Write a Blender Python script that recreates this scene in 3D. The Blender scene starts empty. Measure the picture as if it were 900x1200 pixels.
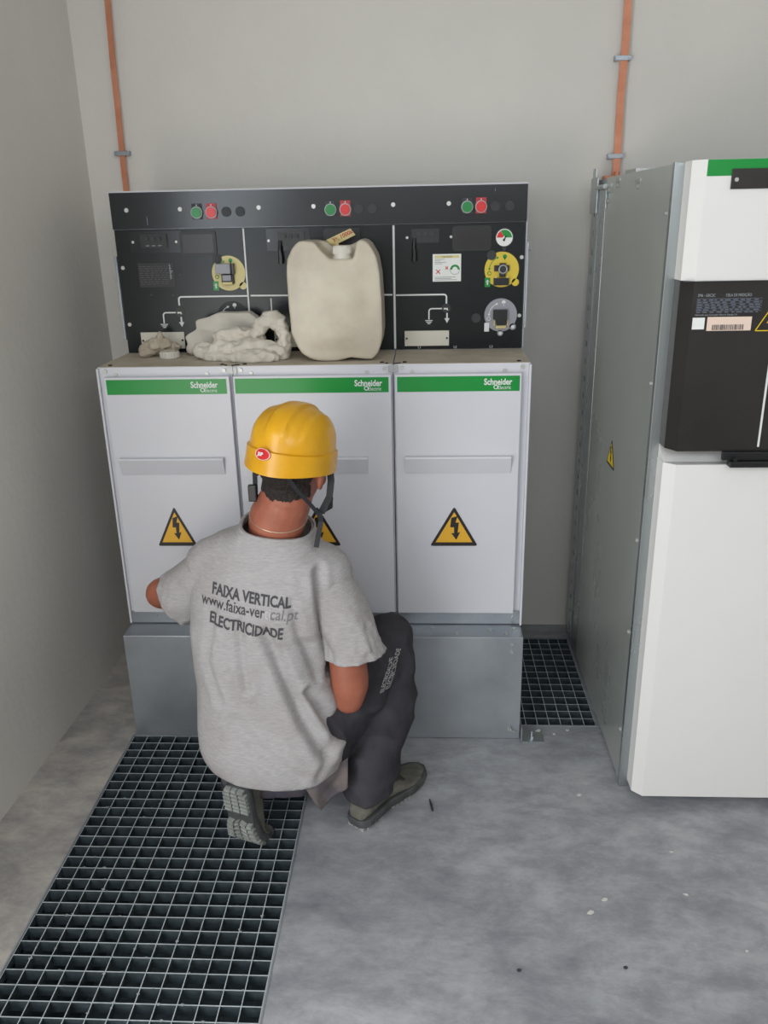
import bpy, bmesh, math, random
from mathutils import Vector, Matrix, noise
from mathutils.bvhtree import BVHTree
PI = math.pi
random.seed(7)
scene = bpy.context.scene
COL = scene.collection

# ------------------------------------------------------------------ camera
cam_d = bpy.data.cameras.new('camera')
cam = bpy.data.objects.new('camera', cam_d); COL.objects.link(cam)
cam.location = (0.3084, -2.2439, 1.5075)
_p, _y, _r = 0.3433, 0.0528, -0.0208
_fw = Vector((-math.sin(_y)*math.cos(_p), math.cos(_y)*math.cos(_p), -math.sin(_p)))
_rt = Vector((math.cos(_y), math.sin(_y), 0)); _up = _rt.cross(_fw)
_r2 = _rt*math.cos(_r)+_up*math.sin(_r); _u2 = -_rt*math.sin(_r)+_up*math.cos(_r)
cam.rotation_euler = Matrix((_r2, _u2, -_fw)).transposed().to_euler()
cam_d.sensor_fit = 'VERTICAL'; cam_d.sensor_height = 24.0; cam_d.lens = 971.4/1200*24.0
cam_d.clip_start = 0.05
scene.camera = cam

# ------------------------------------------------------------------ light
w = bpy.data.worlds.new('world'); scene.world = w; w.use_nodes = True
bg = w.node_tree.nodes['Background']; bg.inputs[0].default_value = (0.74, 0.86, 1.0, 1); bg.inputs[1].default_value = 1.6
def area(name, loc, aim, sx, sy, power, col, spread=180):
    l = bpy.data.lights.new(name, 'AREA'); l.shape = 'RECTANGLE'; l.size = sx; l.size_y = sy
    l.energy = power; l.color = col; l.spread = math.radians(spread)
    o = bpy.data.objects.new(name, l); COL.objects.link(o); o.location = loc
    d = Vector(aim)-Vector(loc); o.rotation_euler = d.to_track_quat('-Z', 'Y').to_euler()
    return o
# daylight through the open double door in the left wall, behind the photographer
area('daylight_from_doorway_sky', (-1.0, -2.35, 1.45), (1.6, -1.4, 0.25), 1.5, 1.4, 30, (0.86, 0.93, 1.0))
area('daylight_from_doorway_ground', (-1.0, -2.35, 0.55), (0.5, -0.9, 1.7), 1.5, 0.9, 25, (1.0, 0.93, 0.82))
# added fill light at a made-up, unseen high window behind the camera
area('added_window_fill', (0.7, -3.22, 2.35), (0.1, 0.2, 0.3), 2.1, .8, 22, (0.93, 0.96, 1.0))
scene.view_settings.view_transform = 'Standard'; scene.view_settings.look = 'None'
scene.view_settings.gamma = 1.0; scene.view_settings.use_curve_mapping = False
scene.view_settings.exposure = -0.12
scene.cycles.use_denoising = True
scene.cycles.max_bounces = 8; scene.cycles.diffuse_bounces = 7

# ------------------------------------------------------------------ materials
def lin(c):
    return tuple(((v/255)/12.92 if v/255 <= .04045 else ((v/255+.055)/1.055)**2.4) for v in c)+(1,)
MATS = {}
def mat(name, c, rough=.5, metal=0., bump=0., bscale=60., var=0., vscale=6., c2=None, spec=.5, sss=0., trans=0., coat=0., vstretch=None, rvar=0.):
    m = bpy.data.materials.new(name); m.use_nodes = True; MATS[name] = m
    nt = m.node_tree; n = nt.nodes; b = n['Principled BSDF']
    b.inputs['Base Color'].default_value = lin(c); b.inputs['Roughness'].default_value = rough
    b.inputs['Metallic'].default_value = metal; b.inputs['Specular IOR Level'].default_value = spec
    if sss: b.inputs['Subsurface Weight'].default_value = sss; b.inputs['Subsurface Radius'].default_value = (.02, .012, .008)
    if trans: b.inputs['Transmission Weight'].default_value = trans
    if coat: b.inputs['Coat Weight'].default_value = coat
    tc = n.new('ShaderNodeTexCoord'); mp = n.new('ShaderNodeMapping'); nt.links.new(tc.outputs['Object'], mp.inputs[0])
    if vstretch: mp.inputs['Scale'].default_value = vstretch
    if var or c2 or rvar:
        t = n.new('ShaderNodeTexNoise'); t.inputs['Scale'].default_value = vscale; t.inputs['Detail'].default_value = 8; t.inputs['Roughness'].default_value = .62
        nt.links.new(mp.outputs[0], t.inputs['Vector'])
        r = n.new('ShaderNodeValToRGB'); e = r.color_ramp.elements
        e[0].position = .35; e[1].position = .66
        ca = lin(c); cb = lin(c2) if c2 else tuple(min(1, v*(1+var)) for v in ca[:3])+(1,)
        if not c2: ca = tuple(v*(1-var) for v in ca[:3])+(1,)
        e[0].color = ca; e[1].color = cb
        nt.links.new(t.outputs['Fac'], r.inputs[0]); nt.links.new(r.outputs[0], b.inputs['Base Color'])
        if rvar:
            mr = n.new('ShaderNodeMapRange'); mr.inputs['To Min'].default_value = rough-rvar; mr.inputs['To Max'].default_value = rough+rvar
            mr.inputs['From Min'].default_value = .3; mr.inputs['From Max'].default_value = .7
            nt.links.new(t.outputs['Fac'], mr.inputs[0]); nt.links.new(mr.outputs[0], b.inputs['Roughness'])
    if bump:
        t2 = n.new('ShaderNodeTexNoise'); t2.inputs['Scale'].default_value = bscale; t2.inputs['Detail'].default_value = 4
        nt.links.new(tc.outputs['Object'], t2.inputs['Vector'])
        bp = n.new('ShaderNodeBump'); bp.inputs['Strength'].default_value = bump; bp.inputs['Distance'].default_value = .01
        nt.links.new(t2.outputs['Fac'], bp.inputs['Height']); nt.links.new(bp.outputs[0], b.inputs['Normal'])
    return m
M_wall = mat('painted_plaster', (215, 212, 206), .8, var=.025, vscale=2.5, bump=.12, bscale=45)
M_ceil = mat('ceiling_paint', (226, 225, 220), .9)
M_floor = mat('concrete', (112, 112, 112), .5, bump=.08, bscale=30)
def concrete(m):
    nt = m.node_tree; n = nt.nodes; b = n['Principled BSDF']
    tc = n.new('ShaderNodeTexCoord'); mp = n.new('ShaderNodeMapping'); mp.inputs['Scale'].default_value = (1, 1.7, 1); mp.inputs['Rotation'].default_value = (0, 0, .35)
    nt.links.new(tc.outputs['Object'], mp.inputs[0])
    def nz(s, d, r, dist=0):
        t = n.new('ShaderNodeTexNoise'); t.inputs['Scale'].default_value = s; t.inputs['Detail'].default_value = d; t.inputs['Roughness'].default_value = r; t.inputs['Distortion'].default_value = dist
        nt.links.new(mp.outputs[0], t.inputs['Vector']); return t
    def ramp(src, a, ca, bb, cb):
        r = n.new('ShaderNodeValToRGB'); e = r.color_ramp.elements; e[0].position = a; e[1].position = bb; e[0].color = ca; e[1].color = cb
        nt.links.new(src.outputs['Fac'], r.inputs[0]); return r
    def mix(f, a, c, mode='MIX', k=None):
        x = n.new('ShaderNodeMixRGB'); x.blend_type = mode
        if k is not None: x.inputs[0].default_value = k
        else: nt.links.new(f, x.inputs[0])
        nt.links.new(a, x.inputs[1]); nt.links.new(c, x.inputs[2]); return x
    r1 = ramp(nz(1.6, 11, .72, .15), .34, lin((126, 128, 134)), .70, lin((178, 178, 180)))
    r2 = ramp(nz(8, 12, .74, .25), .38, (.58, .59, .63, 1), .60, (1.15, 1.15, 1.13, 1))
    x = mix(None, r1.outputs[0], r2.outputs[0], 'MULTIPLY', .62)
    r3 = ramp(nz(26, 6, .75), .62, (0, 0, 0, 1), .74, (1, 1, 1, 1))
    c = n.new('ShaderNodeRGB'); c.outputs[0].default_value = lin((186, 185, 180))
    m3 = n.new('ShaderNodeMath'); m3.operation = 'MULTIPLY'; m3.inputs[1].default_value = .35; nt.links.new(r3.outputs[0], m3.inputs[0])
    y = mix(m3.outputs[0], x.outputs[0], c.outputs[0])
    # wall side of the long trench: browner, colour lifted to offset weak light
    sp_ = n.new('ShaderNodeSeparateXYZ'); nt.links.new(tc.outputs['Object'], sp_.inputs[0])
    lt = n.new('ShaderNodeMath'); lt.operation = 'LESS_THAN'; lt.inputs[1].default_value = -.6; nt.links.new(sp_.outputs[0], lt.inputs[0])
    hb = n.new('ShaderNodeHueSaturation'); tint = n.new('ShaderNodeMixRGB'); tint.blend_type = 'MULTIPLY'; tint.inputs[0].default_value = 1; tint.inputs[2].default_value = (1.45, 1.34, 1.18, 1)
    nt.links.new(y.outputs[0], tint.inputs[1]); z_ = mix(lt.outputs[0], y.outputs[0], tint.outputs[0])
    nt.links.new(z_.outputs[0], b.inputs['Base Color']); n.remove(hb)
    rr = n.new('ShaderNodeMapRange'); rr.inputs['To Min'].default_value = .28; rr.inputs['To Max'].default_value = .5
    rr.inputs['From Min'].default_value = .3; rr.inputs['From Max'].default_value = .7
    nt.links.new(nz(3, 8, .7).outputs['Fac'], rr.inputs[0]); nt.links.new(rr.outputs[0], b.inputs['Roughness'])
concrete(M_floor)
M_pit = mat('trench_concrete', (84, 96, 104), .9, var=.2, vscale=9)
M_white = mat('white_powder_coat', (206, 206, 212), .38, var=.015, vscale=3, rvar=.04)
M_white2 = mat('bright_white_powder_coat', (226, 224, 221), .4, var=.01, vscale=3)
M_top = mat('dusty_cream_top', (196, 186, 170), .6, c2=(172, 160, 142), vscale=9)
M_green = mat('signal_green_band', (0, 138, 52), .35)
M_dark = mat('anthracite_panel', (22, 27, 29), .27, var=.06, vscale=4, spec=.35)
M_dark2 = mat('anthracite_fascia', (24, 28, 31), .2, spec=.55)
M_black = mat('black_plastic', (24, 24, 26), .4)
M_blackbox = mat('black_satin_cover', (46, 43, 41), .32, c2=(36, 34, 33), vscale=5)
M_brown = mat('smoked_window', (34, 29, 30), .3)
M_line = mat('mimic_line_white', (222, 224, 222), .5)
M_galv = mat('galvanized_steel', (178, 184, 185), .3, metal=.85, c2=(172, 178, 180), vscale=5, rvar=.06)
M_galvd = mat('dull_galvanized_steel', (150, 155, 161), .34, metal=.55, c2=(170, 175, 180), vscale=4, rvar=.08)
M_side = mat('galvanized_side_sheet', (176, 181, 176), .30, metal=.45, c2=(188, 193, 188), vscale=2.2, rvar=.05, vstretch=(1, 1, .6))
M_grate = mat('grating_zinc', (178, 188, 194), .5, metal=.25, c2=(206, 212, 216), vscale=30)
M_grated = mat('grating_shaded_sides', (44, 53, 57), .7, metal=.2, c2=(70, 80, 85), vscale=30)  # dark copy of the bar zinc, shade below the tops put into colour
M_splash = mat('plaster_splash', (150, 156, 158), .85)
M_screw = mat('zinc_screw', (190, 190, 186), .45, metal=.7)
M_copper = mat('copper_strip', (206, 142, 112), .42, metal=.35, c2=(186, 116, 86), vscale=14)
M_yel = mat('operating_yellow', (218, 190, 60), .45)
M_yel2 = mat('pale_operating_yellow', (212, 198, 138), .45)
M_warn = mat('warning_yellow', (226, 172, 48), .4)
M_warn2 = mat('bright_warning_yellow', (238, 204, 30), .4)
M_warnb = mat('warning_black', (38, 32, 32), .4)
M_greybtn = mat('dial_grey', (150, 150, 158), .45)
M_btng = mat('button_green', (18, 132, 62), .3)
M_btnr = mat('button_red', (214, 44, 44), .3)
M_btnrb = mat('button_red_base', (176, 34, 44), .4)
M_chrome = mat('chrome_ring', (168, 170, 170), .5, metal=.9)
M_plug = mat('blanking_plug', (44, 48, 50), .55)
M_paper = mat('label_cream', (216, 210, 196), .6)
M_stick = mat('sticker_white', (228, 230, 226), .5)
M_pink = mat('barcode_label', (228, 204, 188), .5)
M_txtd = mat('text_dark', (52, 50, 56), .6)
M_txtl = mat('text_light', (150, 155, 160), .6)
M_jer = mat('milky_polyethylene', (206, 198, 180), .38, c2=(186, 176, 158), vscale=7, sss=.25, spec=.45)
M_cap = mat('white_plastic_cap', (212, 208, 198), .35)
M_rag = mat('white_cloth', (214, 208, 196), .85, c2=(196, 189, 176), vscale=10, bump=.15, bscale=50)
M_rag2 = mat('dirty_cream_cloth', (190, 180, 162), .9, c2=(166, 154, 136), vscale=22)
M_paperc = mat('crumpled_paper', (206, 200, 190), .8, c2=(190, 184, 172), vscale=7)
M_tag = mat('tag_card', (214, 198, 140), .6)
M_tee = mat('grey_marl_cotton', (176, 173, 173), .95, bump=.25, bscale=260, spec=.1)
def marl(m):
    nt = m.node_tree; n = nt.nodes; b = n['Principled BSDF']
    tc = n.new('ShaderNodeTexCoord'); mp = n.new('ShaderNodeMapping'); mp.inputs['Scale'].default_value = (60, 60, 420)
    nt.links.new(tc.outputs['Object'], mp.inputs[0])
    t = n.new('ShaderNodeTexNoise'); t.inputs['Scale'].default_value = 1; t.inputs['Detail'].default_value = 5; nt.links.new(mp.outputs[0], t.inputs['Vector'])
    r = n.new('ShaderNodeValToRGB'); e = r.color_ramp.elements; e[0].position = .3; e[1].position = .7; e[0].color = lin((160, 157, 158)); e[1].color = lin((178, 175, 175))
    nt.links.new(t.outputs['Fac'], r.inputs[0])
    t2 = n.new('ShaderNodeTexNoise'); t2.inputs['Scale'].default_value = 7; t2.inputs['Detail'].default_value = 4; nt.links.new(tc.outputs['Object'], t2.inputs['Vector'])
    r2 = n.new('ShaderNodeValToRGB'); e = r2.color_ramp.elements; e[0].position = .38; e[1].position = .55; e[0].color = (.8, .76, .72, 1); e[1].color = (1, 1, 1, 1)
    nt.links.new(t2.outputs['Fac'], r2.inputs[0])
    x = n.new('ShaderNodeMixRGB'); x.blend_type = 'MULTIPLY'; x.inputs[0].default_value = .5
    nt.links.new(r.outputs[0], x.inputs[1]); nt.links.new(r2.outputs[0], x.inputs[2]); nt.links.new(x.outputs[0], b.inputs['Base Color'])
marl(M_tee)
M_trou = mat('charcoal_work_cloth', (52, 50, 54), .9, c2=(68, 66, 72), vscale=9, bump=.2, bscale=200, spec=.2)
M_trou2 = mat('faded_blue_waistband', (76, 76, 92), .9, c2=(104, 92, 96), vscale=18)
M_flap = mat('pocket_lining', (118, 106, 100), .9, c2=(88, 82, 88), vscale=14)
M_skin = mat('tanned_skin', (168, 101, 79), .5, c2=(140, 79, 59), vscale=9, sss=.04)
M_hair = mat('dark_hair', (38, 30, 26), .7, bump=.9, bscale=150)
M_eye = mat('eye_white', (225, 220, 215), .3)
M_helm = mat('helmet_yellow', (226, 168, 14), .36, c2=(206, 146, 8), vscale=7, coat=.15)
M_red = mat('badge_red', (206, 38, 40), .4)
M_strap = mat('black_webbing', (34, 34, 38), .7)
M_necklace = mat('necklace_silver', (214, 200, 176), .3, metal=.8)
M_boot = mat('suede_boot', (112, 108, 98), .85, c2=(84, 84, 78), vscale=20)
M_sole = mat('boot_rubber', (58, 60, 62), .75, c2=(80, 82, 82), vscale=24)
M_tread = mat('dusty_tread', (162, 165, 160), .85, c2=(130, 134, 130), vscale=30)
M_lace = mat('boot_lace', (60, 52, 46), .85)
M_chip = mat('plaster_chip', (206, 204, 198), .8)
M_chipd = mat('dark_debris', (50, 48, 48), .7)
M_ground = mat('outdoor_gravel', (186, 176, 158), .9)

# ------------------------------------------------------------------ helpers
def box(bm, x0, x1, y0, y1, z0, z1, bev=0):
    vs = [bm.verts.new((x, y, z)) for x in (x0, x1) for y in (y0, y1) for z in (z0, z1)]
    fs = [bm.faces.new([vs[i] for i in f]) for f in ((0, 1, 3, 2), (4, 6, 7, 5), (0, 4, 5, 1), (2, 3, 7, 6), (0, 2, 6, 4), (1, 5, 7, 3))]
    if bev:
        es = {e for f in fs for e in f.edges}
        bmesh.ops.bevel(bm, geom=list(es), offset=bev, segments=2, affect='EDGES', profile=.6)
    return vs
def poly(bm, pts, thick):
    """closed outline pts (3-D, coplanar) extruded by the vector thick"""
    t = Vector(thick); a = [bm.verts.new(p) for p in pts]; b = [bm.verts.new(Vector(p)+t) for p in pts]
    n = len(pts); bm.faces.new(a); bm.faces.new(b[::-1])
    for i in range(n): bm.faces.new((a[i], b[i], b[(i+1) % n], a[(i+1) % n]))
def xzp(pts, y): return [(p[0], y, p[1]) for p in pts]
def cyl(bm, c, axis, r, h, seg=20, r2=None, bev=0):
    """cylinder from point c along the axis vector"""
    q = Vector(axis).normalized().to_track_quat('Z', 'Y').to_matrix(); c = Vector(c); r2 = r if r2 is None else r2
    a = [bm.verts.new(c+q@Vector((r*math.cos(2*PI*i/seg), r*math.sin(2*PI*i/seg), 0))) for i in range(seg)]
    b = [bm.verts.new(c+q@Vector((r2*math.cos(2*PI*i/seg), r2*math.sin(2*PI*i/seg), h))) for i in range(seg)]
    f1 = bm.faces.new(a[::-1]); f2 = bm.faces.new(b)
    for i in range(seg): bm.faces.new((a[i], a[(i+1) % seg], b[(i+1) % seg], b[i]))
    if bev: bmesh.ops.bevel(bm, geom=list(f2.edges), offset=bev, segments=2, affect='EDGES')
def ring(bm, c, axis, R, r, seg=28, k=8):
    q = Vector(axis).normalized().to_track_quat('Z', 'Y').to_matrix(); c = Vector(c); g = []
    for i in range(seg):
        a = 2*PI*i/seg; g.append([bm.verts.new(c+q@Vector(((R+r*math.cos(2*PI*j/k))*math.cos(a), (R+r*math.cos(2*PI*j/k))*math.sin(a), r*math.sin(2*PI*j/k)))) for j in range(k)])
    for i in range(seg):
        for j in range(k): bm.faces.new((g[i][j], g[(i+1) % seg][j], g[(i+1) % seg][(j+1) % k], g[i][(j+1) % k]))
def tube(bm, pts, r, seg=8, flat=None):
    """round (or flat = (half width, half thickness, up)) strip along pts"""
    P = [Vector(p) for p in pts]; rs = r if isinstance(r, (list, tuple)) else [r]*len(P); g = []
    for i, p in enumerate(P):
        t = (P[min(i+1, len(P)-1)]-P[max(i-1, 0)]).normalized()
        up = Vector(flat[2]) if flat else (Vector((0, 0, 1)) if abs(t.z) < .9 else Vector((0, 1, 0)))
        s = t.cross(up).normalized(); u = s.cross(t).normalized()
        if flat: g.append([bm.verts.new(p+s*flat[0]*a+u*flat[1]*b) for a, b in ((-1, -1), (1, -1), (1, 1), (-1, 1))])
        else: g.append([bm.verts.new(p+s*rs[i]*math.cos(2*PI*j/seg)+u*rs[i]*math.sin(2*PI*j/seg)) for j in range(seg)])
    n = len(g[0])
    for i in range(len(g)-1):
        for j in range(n): bm.faces.new((g[i][j], g[i][(j+1) % n], g[i+1][(j+1) % n], g[i+1][j]))
    bm.faces.new(g[0][::-1]); bm.faces.new(g[-1])
def ell(bm, c, s, rot=None, sub=3):
    m = Matrix.Translation(c) @ (rot.to_4x4() if rot else Matrix.Identity(4)) @ Matrix.Diagonal((*s, 1))
    bmesh.ops.create_icosphere(bm, subdivisions=sub, radius=1, matrix=m)
def caps(bm, pts, rs, seg=18):
    """tapered limb: spheres joined by cones"""
    P = [Vector(p) for p in pts]
    for p, r in zip(P, rs): ell(bm, p, (r, r, r), sub=2)
    for i in range(len(P)-1):
        d = P[i+1]-P[i]; cyl(bm, P[i], d, rs[i], d.length, seg, rs[i+1])
def loft(bm, rings, seg=40, interp=6, tilt=None):
    """rings: (cx, cy, z, a, b[, yaw]) -> closed superelliptic body"""
    R = []
    for i in range(len(rings)-1):
        p0, p1, p2, p3 = rings[max(i-1, 0)], rings[i], rings[i+1], rings[min(i+2, len(rings)-1)]
        for k in range(interp):
            t = k/interp
            R.append([.5*((2*b)+(-a+c)*t+(2*a-5*b+4*c-d)*t*t+(-a+3*b-3*c+d)*t**3) for a, b, c, d in zip(p0, p1, p2, p3)])
    R.append(list(rings[-1])); g = []
    for r in R:
        yaw = r[5] if len(r) > 5 else 0; row = []
        for j in range(seg):
            a = 2*PI*j/seg; ca, sa = math.cos(a), math.sin(a); e = .85
            x = r[3]*math.copysign(abs(ca)**e, ca); y = r[4]*math.copysign(abs(sa)**e, sa)
            row.append(bm.verts.new((r[0]+x*math.cos(yaw)-y*math.sin(yaw), r[1]+x*math.sin(yaw)+y*math.cos(yaw), r[2])))
        g.append(row)
    for i in range(len(g)-1):
        for j in range(seg): bm.faces.new((g[i][j], g[i][(j+1) % seg], g[i+1][(j+1) % seg], g[i+1][j]))
    bm.faces.new(g[0][::-1]); bm.faces.new(g[-1])
ROOTS = {}
def empty(name, loc, label, cat, group=None):
    o = bpy.data.objects.new(name, None); COL.objects.link(o); o.location = loc; o.empty_display_size = .1
    o['label'] = label; o['category'] = cat
    if group: o['group'] = group
    ROOTS[o.name] = Vector(loc); return o
def obj(name, bm, m, parent=None, label=None, cat=None, group=None, kind=None, smooth=False, xf=None, ang=None):
    """link a bmesh built in world coordinates as ONE object"""
    if xf: bm.transform(xf)
    bmesh.ops.recalc_face_normals(bm, faces=bm.faces)
    if parent: off = ROOTS[parent.name]
    elif kind == 'structure': off = Vector((0, 0, 0))
    else:
        xs = [v.co for v in bm.verts]
        off = Vector(((min(v.x for v in xs)+max(v.x for v in xs))/2, (min(v.y for v in xs)+max(v.y for v in xs))/2, min(v.z for v in xs)))
    bm.transform(Matrix.Translation(-off))
    me = bpy.data.meshes.new(name); bm.to_mesh(me); bm.free()
    for mm in (m if isinstance(m, (list, tuple)) else [m]): me.materials.append(mm)
    o = bpy.data.objects.new(name, me); COL.objects.link(o)
    if smooth:
        me.shade_smooth()
        if ang is not None: me.set_sharp_from_angle(angle=math.radians(ang))
    if parent: o.parent = parent; ROOTS[o.name] = off
    else: o.location = off; ROOTS[o.name] = off
    if label: o['label'] = label
    if cat: o['category'] = cat
    if group: o['group'] = group
    if kind: o['kind'] = kind
    return o
def B(): return bmesh.new()
def evalmesh(bm, mods):
    """run modifiers on a bmesh, give a bmesh back"""
    me = bpy.data.meshes.new('tmp'); bm.to_mesh(me); bm.free()
    o = bpy.data.objects.new('tmp', me); COL.objects.link(o)
    for t, kw in mods:
        md = o.modifiers.new(t, t)
        for k, v in kw.items(): setattr(md, k, v)
    dg = bpy.context.evaluated_depsgraph_get(); dg.update()
    m2 = bpy.data.meshes.new_from_object(o.evaluated_get(dg)); r = B(); r.from_mesh(m2)
    bpy.data.objects.remove(o); bpy.data.meshes.remove(me); bpy.data.meshes.remove(m2)
    return r
def fuse(bm, voxel=.006, it=6, fac=.5):
    bmesh.ops.recalc_face_normals(bm, faces=bm.faces)
    return evalmesh(bm, [('REMESH', dict(mode='VOXEL', voxel_size=voxel)), ('SMOOTH', dict(factor=fac, iterations=it))])
def text_bm(s, size, loc, rot=(PI/2, 0, 0), bold=0, align='LEFT', extrude=.0004, sx=1, shear=0, res=3):
    cu = bpy.data.curves.new('t', 'FONT'); cu.body = s; cu.size = size; cu.offset = bold; cu.align_x = align; cu.extrude = extrude; cu.resolution_u = res; cu.shear = shear
    o = bpy.data.objects.new('t', cu); COL.objects.link(o)
    from mathutils import Euler
    o.matrix_world = Matrix.Translation(loc) @ Euler(rot).to_matrix().to_4x4() @ Matrix.Diagonal((sx, 1, 1, 1))
    dg = bpy.context.evaluated_depsgraph_get(); dg.update()
    me = bpy.data.meshes.new_from_object(o.evaluated_get(dg)); bm = B(); bm.from_mesh(me)
    mw = Matrix.Translation(loc) @ Euler(rot).to_matrix().to_4x4() @ Matrix.Diagonal((sx, 1, 1, 1)); bm.transform(mw)
    bpy.data.objects.remove(o); bpy.data.curves.remove(cu); bpy.data.meshes.remove(me); return bm
def join(a, b):
    me = bpy.data.meshes.new('j'); b.to_mesh(me); b.free(); a.from_mesh(me); bpy.data.meshes.remove(me); return a
def sstep(a, b, x):
    t = max(0, min(1, (x-a)/(b-a))); return t*t*(3-2*t)

# ------------------------------------------------------------------ room
XR, YB, YF, ZC = 2.6, .666, -3.3, 2.9
def xl(y): return -.80-(.666-y)*.027
G1 = (-.598, -.024, -1.75, -.087); G2 = (.585, .8385, -.012, .553)
bm = B()
def quad(*p): bm.faces.new([bm.verts.new(q) for q in p])
xs = sorted([-1.0, G1[0], G1[1], G2[0], G2[1], XR]); ys = sorted([YF, G1[2], G1[3], G2[2], G2[3], YB])
for i in range(5):
    for j in range(5):
        cx, cy = (xs[i]+xs[i+1])/2, (ys[j]+ys[j+1])/2
        if any(g[0] < cx < g[1] and g[2] < cy < g[3] for g in (G1, G2)): continue
        quad((xs[i], ys[j], 0), (xs[i+1], ys[j], 0), (xs[i+1], ys[j+1], 0), (xs[i], ys[j+1], 0))
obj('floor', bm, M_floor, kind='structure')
bm = B()
for g in (G1, G2):
    a, b, c, d = g; Z = -.45; e = .0
    quad((a, c, 0), (b, c, 0), (b, c, Z), (a, c, Z)); quad((a, d, 0), (b, d, 0), (b, d, Z), (a, d, Z))
    quad((a, c, 0), (a, d, 0), (a, d, Z), (a, c, Z)); quad((b, c, 0), (b, d, 0), (b, d, Z), (b, c, Z)); quad((a, c, Z), (b, c, Z), (b, d, Z), (a, d, Z))
bmesh.ops.remove_doubles(bm, verts=bm.verts, dist=.0001)
o = obj('trim_1', bm, M_pit, kind='structure')
bm = B()
for g in (G1, G2):
    a, b, c, d = g; t = .004
    for x in (a-t, b): box(bm, x, x+t, c, d, -.035, .0015)
    box(bm, a-t, b+t, c-t, c, -.035, .0015)
    if g is G2: box(bm, a, b, d, d+t, -.035, .0015)
obj('trim_2', bm, M_galvd, kind='structure')
bm = B(); box(bm, -1.0, XR+.1, YB, YB+.1, 0, ZC); obj('wall_back', bm, M_wall, kind='structure')
bm = B(); box(bm, XR, XR+.1, YF, YB, 0, ZC); obj('wall_right', bm, M_wall, kind='structure')
bm = B()
box(bm, -1.0, -.4, YF-.1, YF, 0, ZC); box(bm, 1.8, XR, YF-.1, YF, 0, ZC); box(bm, -.4, 1.8, YF-.1, YF, 0, 1.92); box(bm, -.4, 1.8, YF-.1, YF, 2.8, ZC)
obj('wall_front', bm, M_wall, kind='structure')
bm = B()
def wallseg(y0, y1, z0, z1):
    vs = [(xl(y0), y0, z0), (xl(y1), y1, z0), (xl(y1)-.15, y1, z0), (xl(y0)-.15, y0, z0)]; poly(bm, vs, (0, 0, z1-z0))
wallseg(-1.55, YB, 0, ZC); wallseg(YF, -3.15, 0, ZC); wallseg(-3.15, -1.55, 2.2, ZC)
obj('wall_left', bm, M_wall, kind='structure')
bm = B(); box(bm, -1.05, XR+.1, YF-.1, YB+.1, ZC, ZC+.1); obj('ceiling', bm, M_ceil, kind='structure')
bm = B(); quad((-9, -9, -.05), (-1.06, -9, -.05), (-1.06, 3, -.05), (-9, 3, -.05)); obj('ground', bm, M_ground, kind='structure')
bm = B()
for x0, x1, z0, z1 in ((-.4, 1.8, 1.92, 1.96), (-.4, 1.8, 2.76, 2.8), (-.4, -.36, 1.92, 2.8), (1.76, 1.8, 1.92, 2.8), (.68, .72, 1.92, 2.8)): box(bm, x0, x1, YF-.07, YF-.03, z0, z1)
obj('added_window_1', bm, M_galvd, kind='structure')  # unseen window frame, added to go with the fill lamp
bm = B()
for y0, y1, z0, z1 in ((-3.15, -3.1, 0, 2.2), (-1.6, -1.55, 0, 2.2), (-3.15, -1.55, 2.15, 2.2)): box(bm, -1.02, -.96, y0, y1, z0, z1)
obj('door_1', bm, M_galvd, kind='structure')

# ------------------------------------------------------------------ gratings
def grating(g, nx, ny, label, x0=None):
    a, b, c, d = g; bm = B(); px = (b-a)/nx; z1 = -.001
    for i in range(nx+1):
        x = a+i*px; x = min(max(x, a+.0015), b-.0015); box(bm, x-.001, x+.001, c+.003, d-.003, z1-.022, z1)
    py = (d-c)/ny
    for j in range(ny+1):
        y = c+j*py; y = min(max(y, c+.0015), d-.0015); box(bm, a+.002, b-.002, y-.0013, y+.0013, z1-.028, z1-.0004)
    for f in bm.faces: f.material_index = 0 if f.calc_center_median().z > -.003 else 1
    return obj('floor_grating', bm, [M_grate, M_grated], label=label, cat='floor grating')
grating(G1, 13, 45, 'long galvanized floor grating under the kneeling man, running towards the camera')
grating(G2, 7, 14, 'small galvanized floor grating by the back wall, between the plinth and tall cabinet')

# ------------------------------------------------------------------ switchgear: plinth
pl = empty('plinth', (0, .26, 0), 'grey galvanized steel plinth carrying the white switchgear cabinets', 'plinth')
bm = B(); box(bm, -.591, .592, -.085, .60, 0.001, .346, .002); obj('box_frame', bm, M_galvd, pl)
bm = B()
for x, z in ((.56, .325), (.56, .30), (.56, .035), (.075, .095), (.045, .033)): bm = B(); cyl(bm, (x, -.0855, z), (0, -1, 0), .005, .004, 10); obj('bolt', bm, M_screw, pl)
for x in (.07, .565): bm = B(); tube(bm, [(x-.004, -.09, .05), (x, -.094, .035), (x+.012, -.092, .03)], .0022, 6); obj('wire_stub', bm, M_screw, pl)
bm = B(); box(bm, .594, .665, -.105, -.055, 0, .004, .001); box(bm, .594, .598, -.105, -.055, 0, .05); cyl(bm, (.63, -.08, .004), (0, 0, 1), .008, .006, 6); cyl(bm, (.63, -.08, .004), (0, 0, 1), .004, .022, 8)
obj('foot_bracket', bm, M_galv, pl)
bm = B()
for x, y in ((.25, -.05), (.33, -.03), (.40, -.06), (.50, -.04), (.57, -.03), (.545, -.06)): bm = B(); cyl(bm, (x, y, .3462), (0, 0, 1), .006, .003, 6); obj('top_screw', bm, M_screw, pl)

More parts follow.
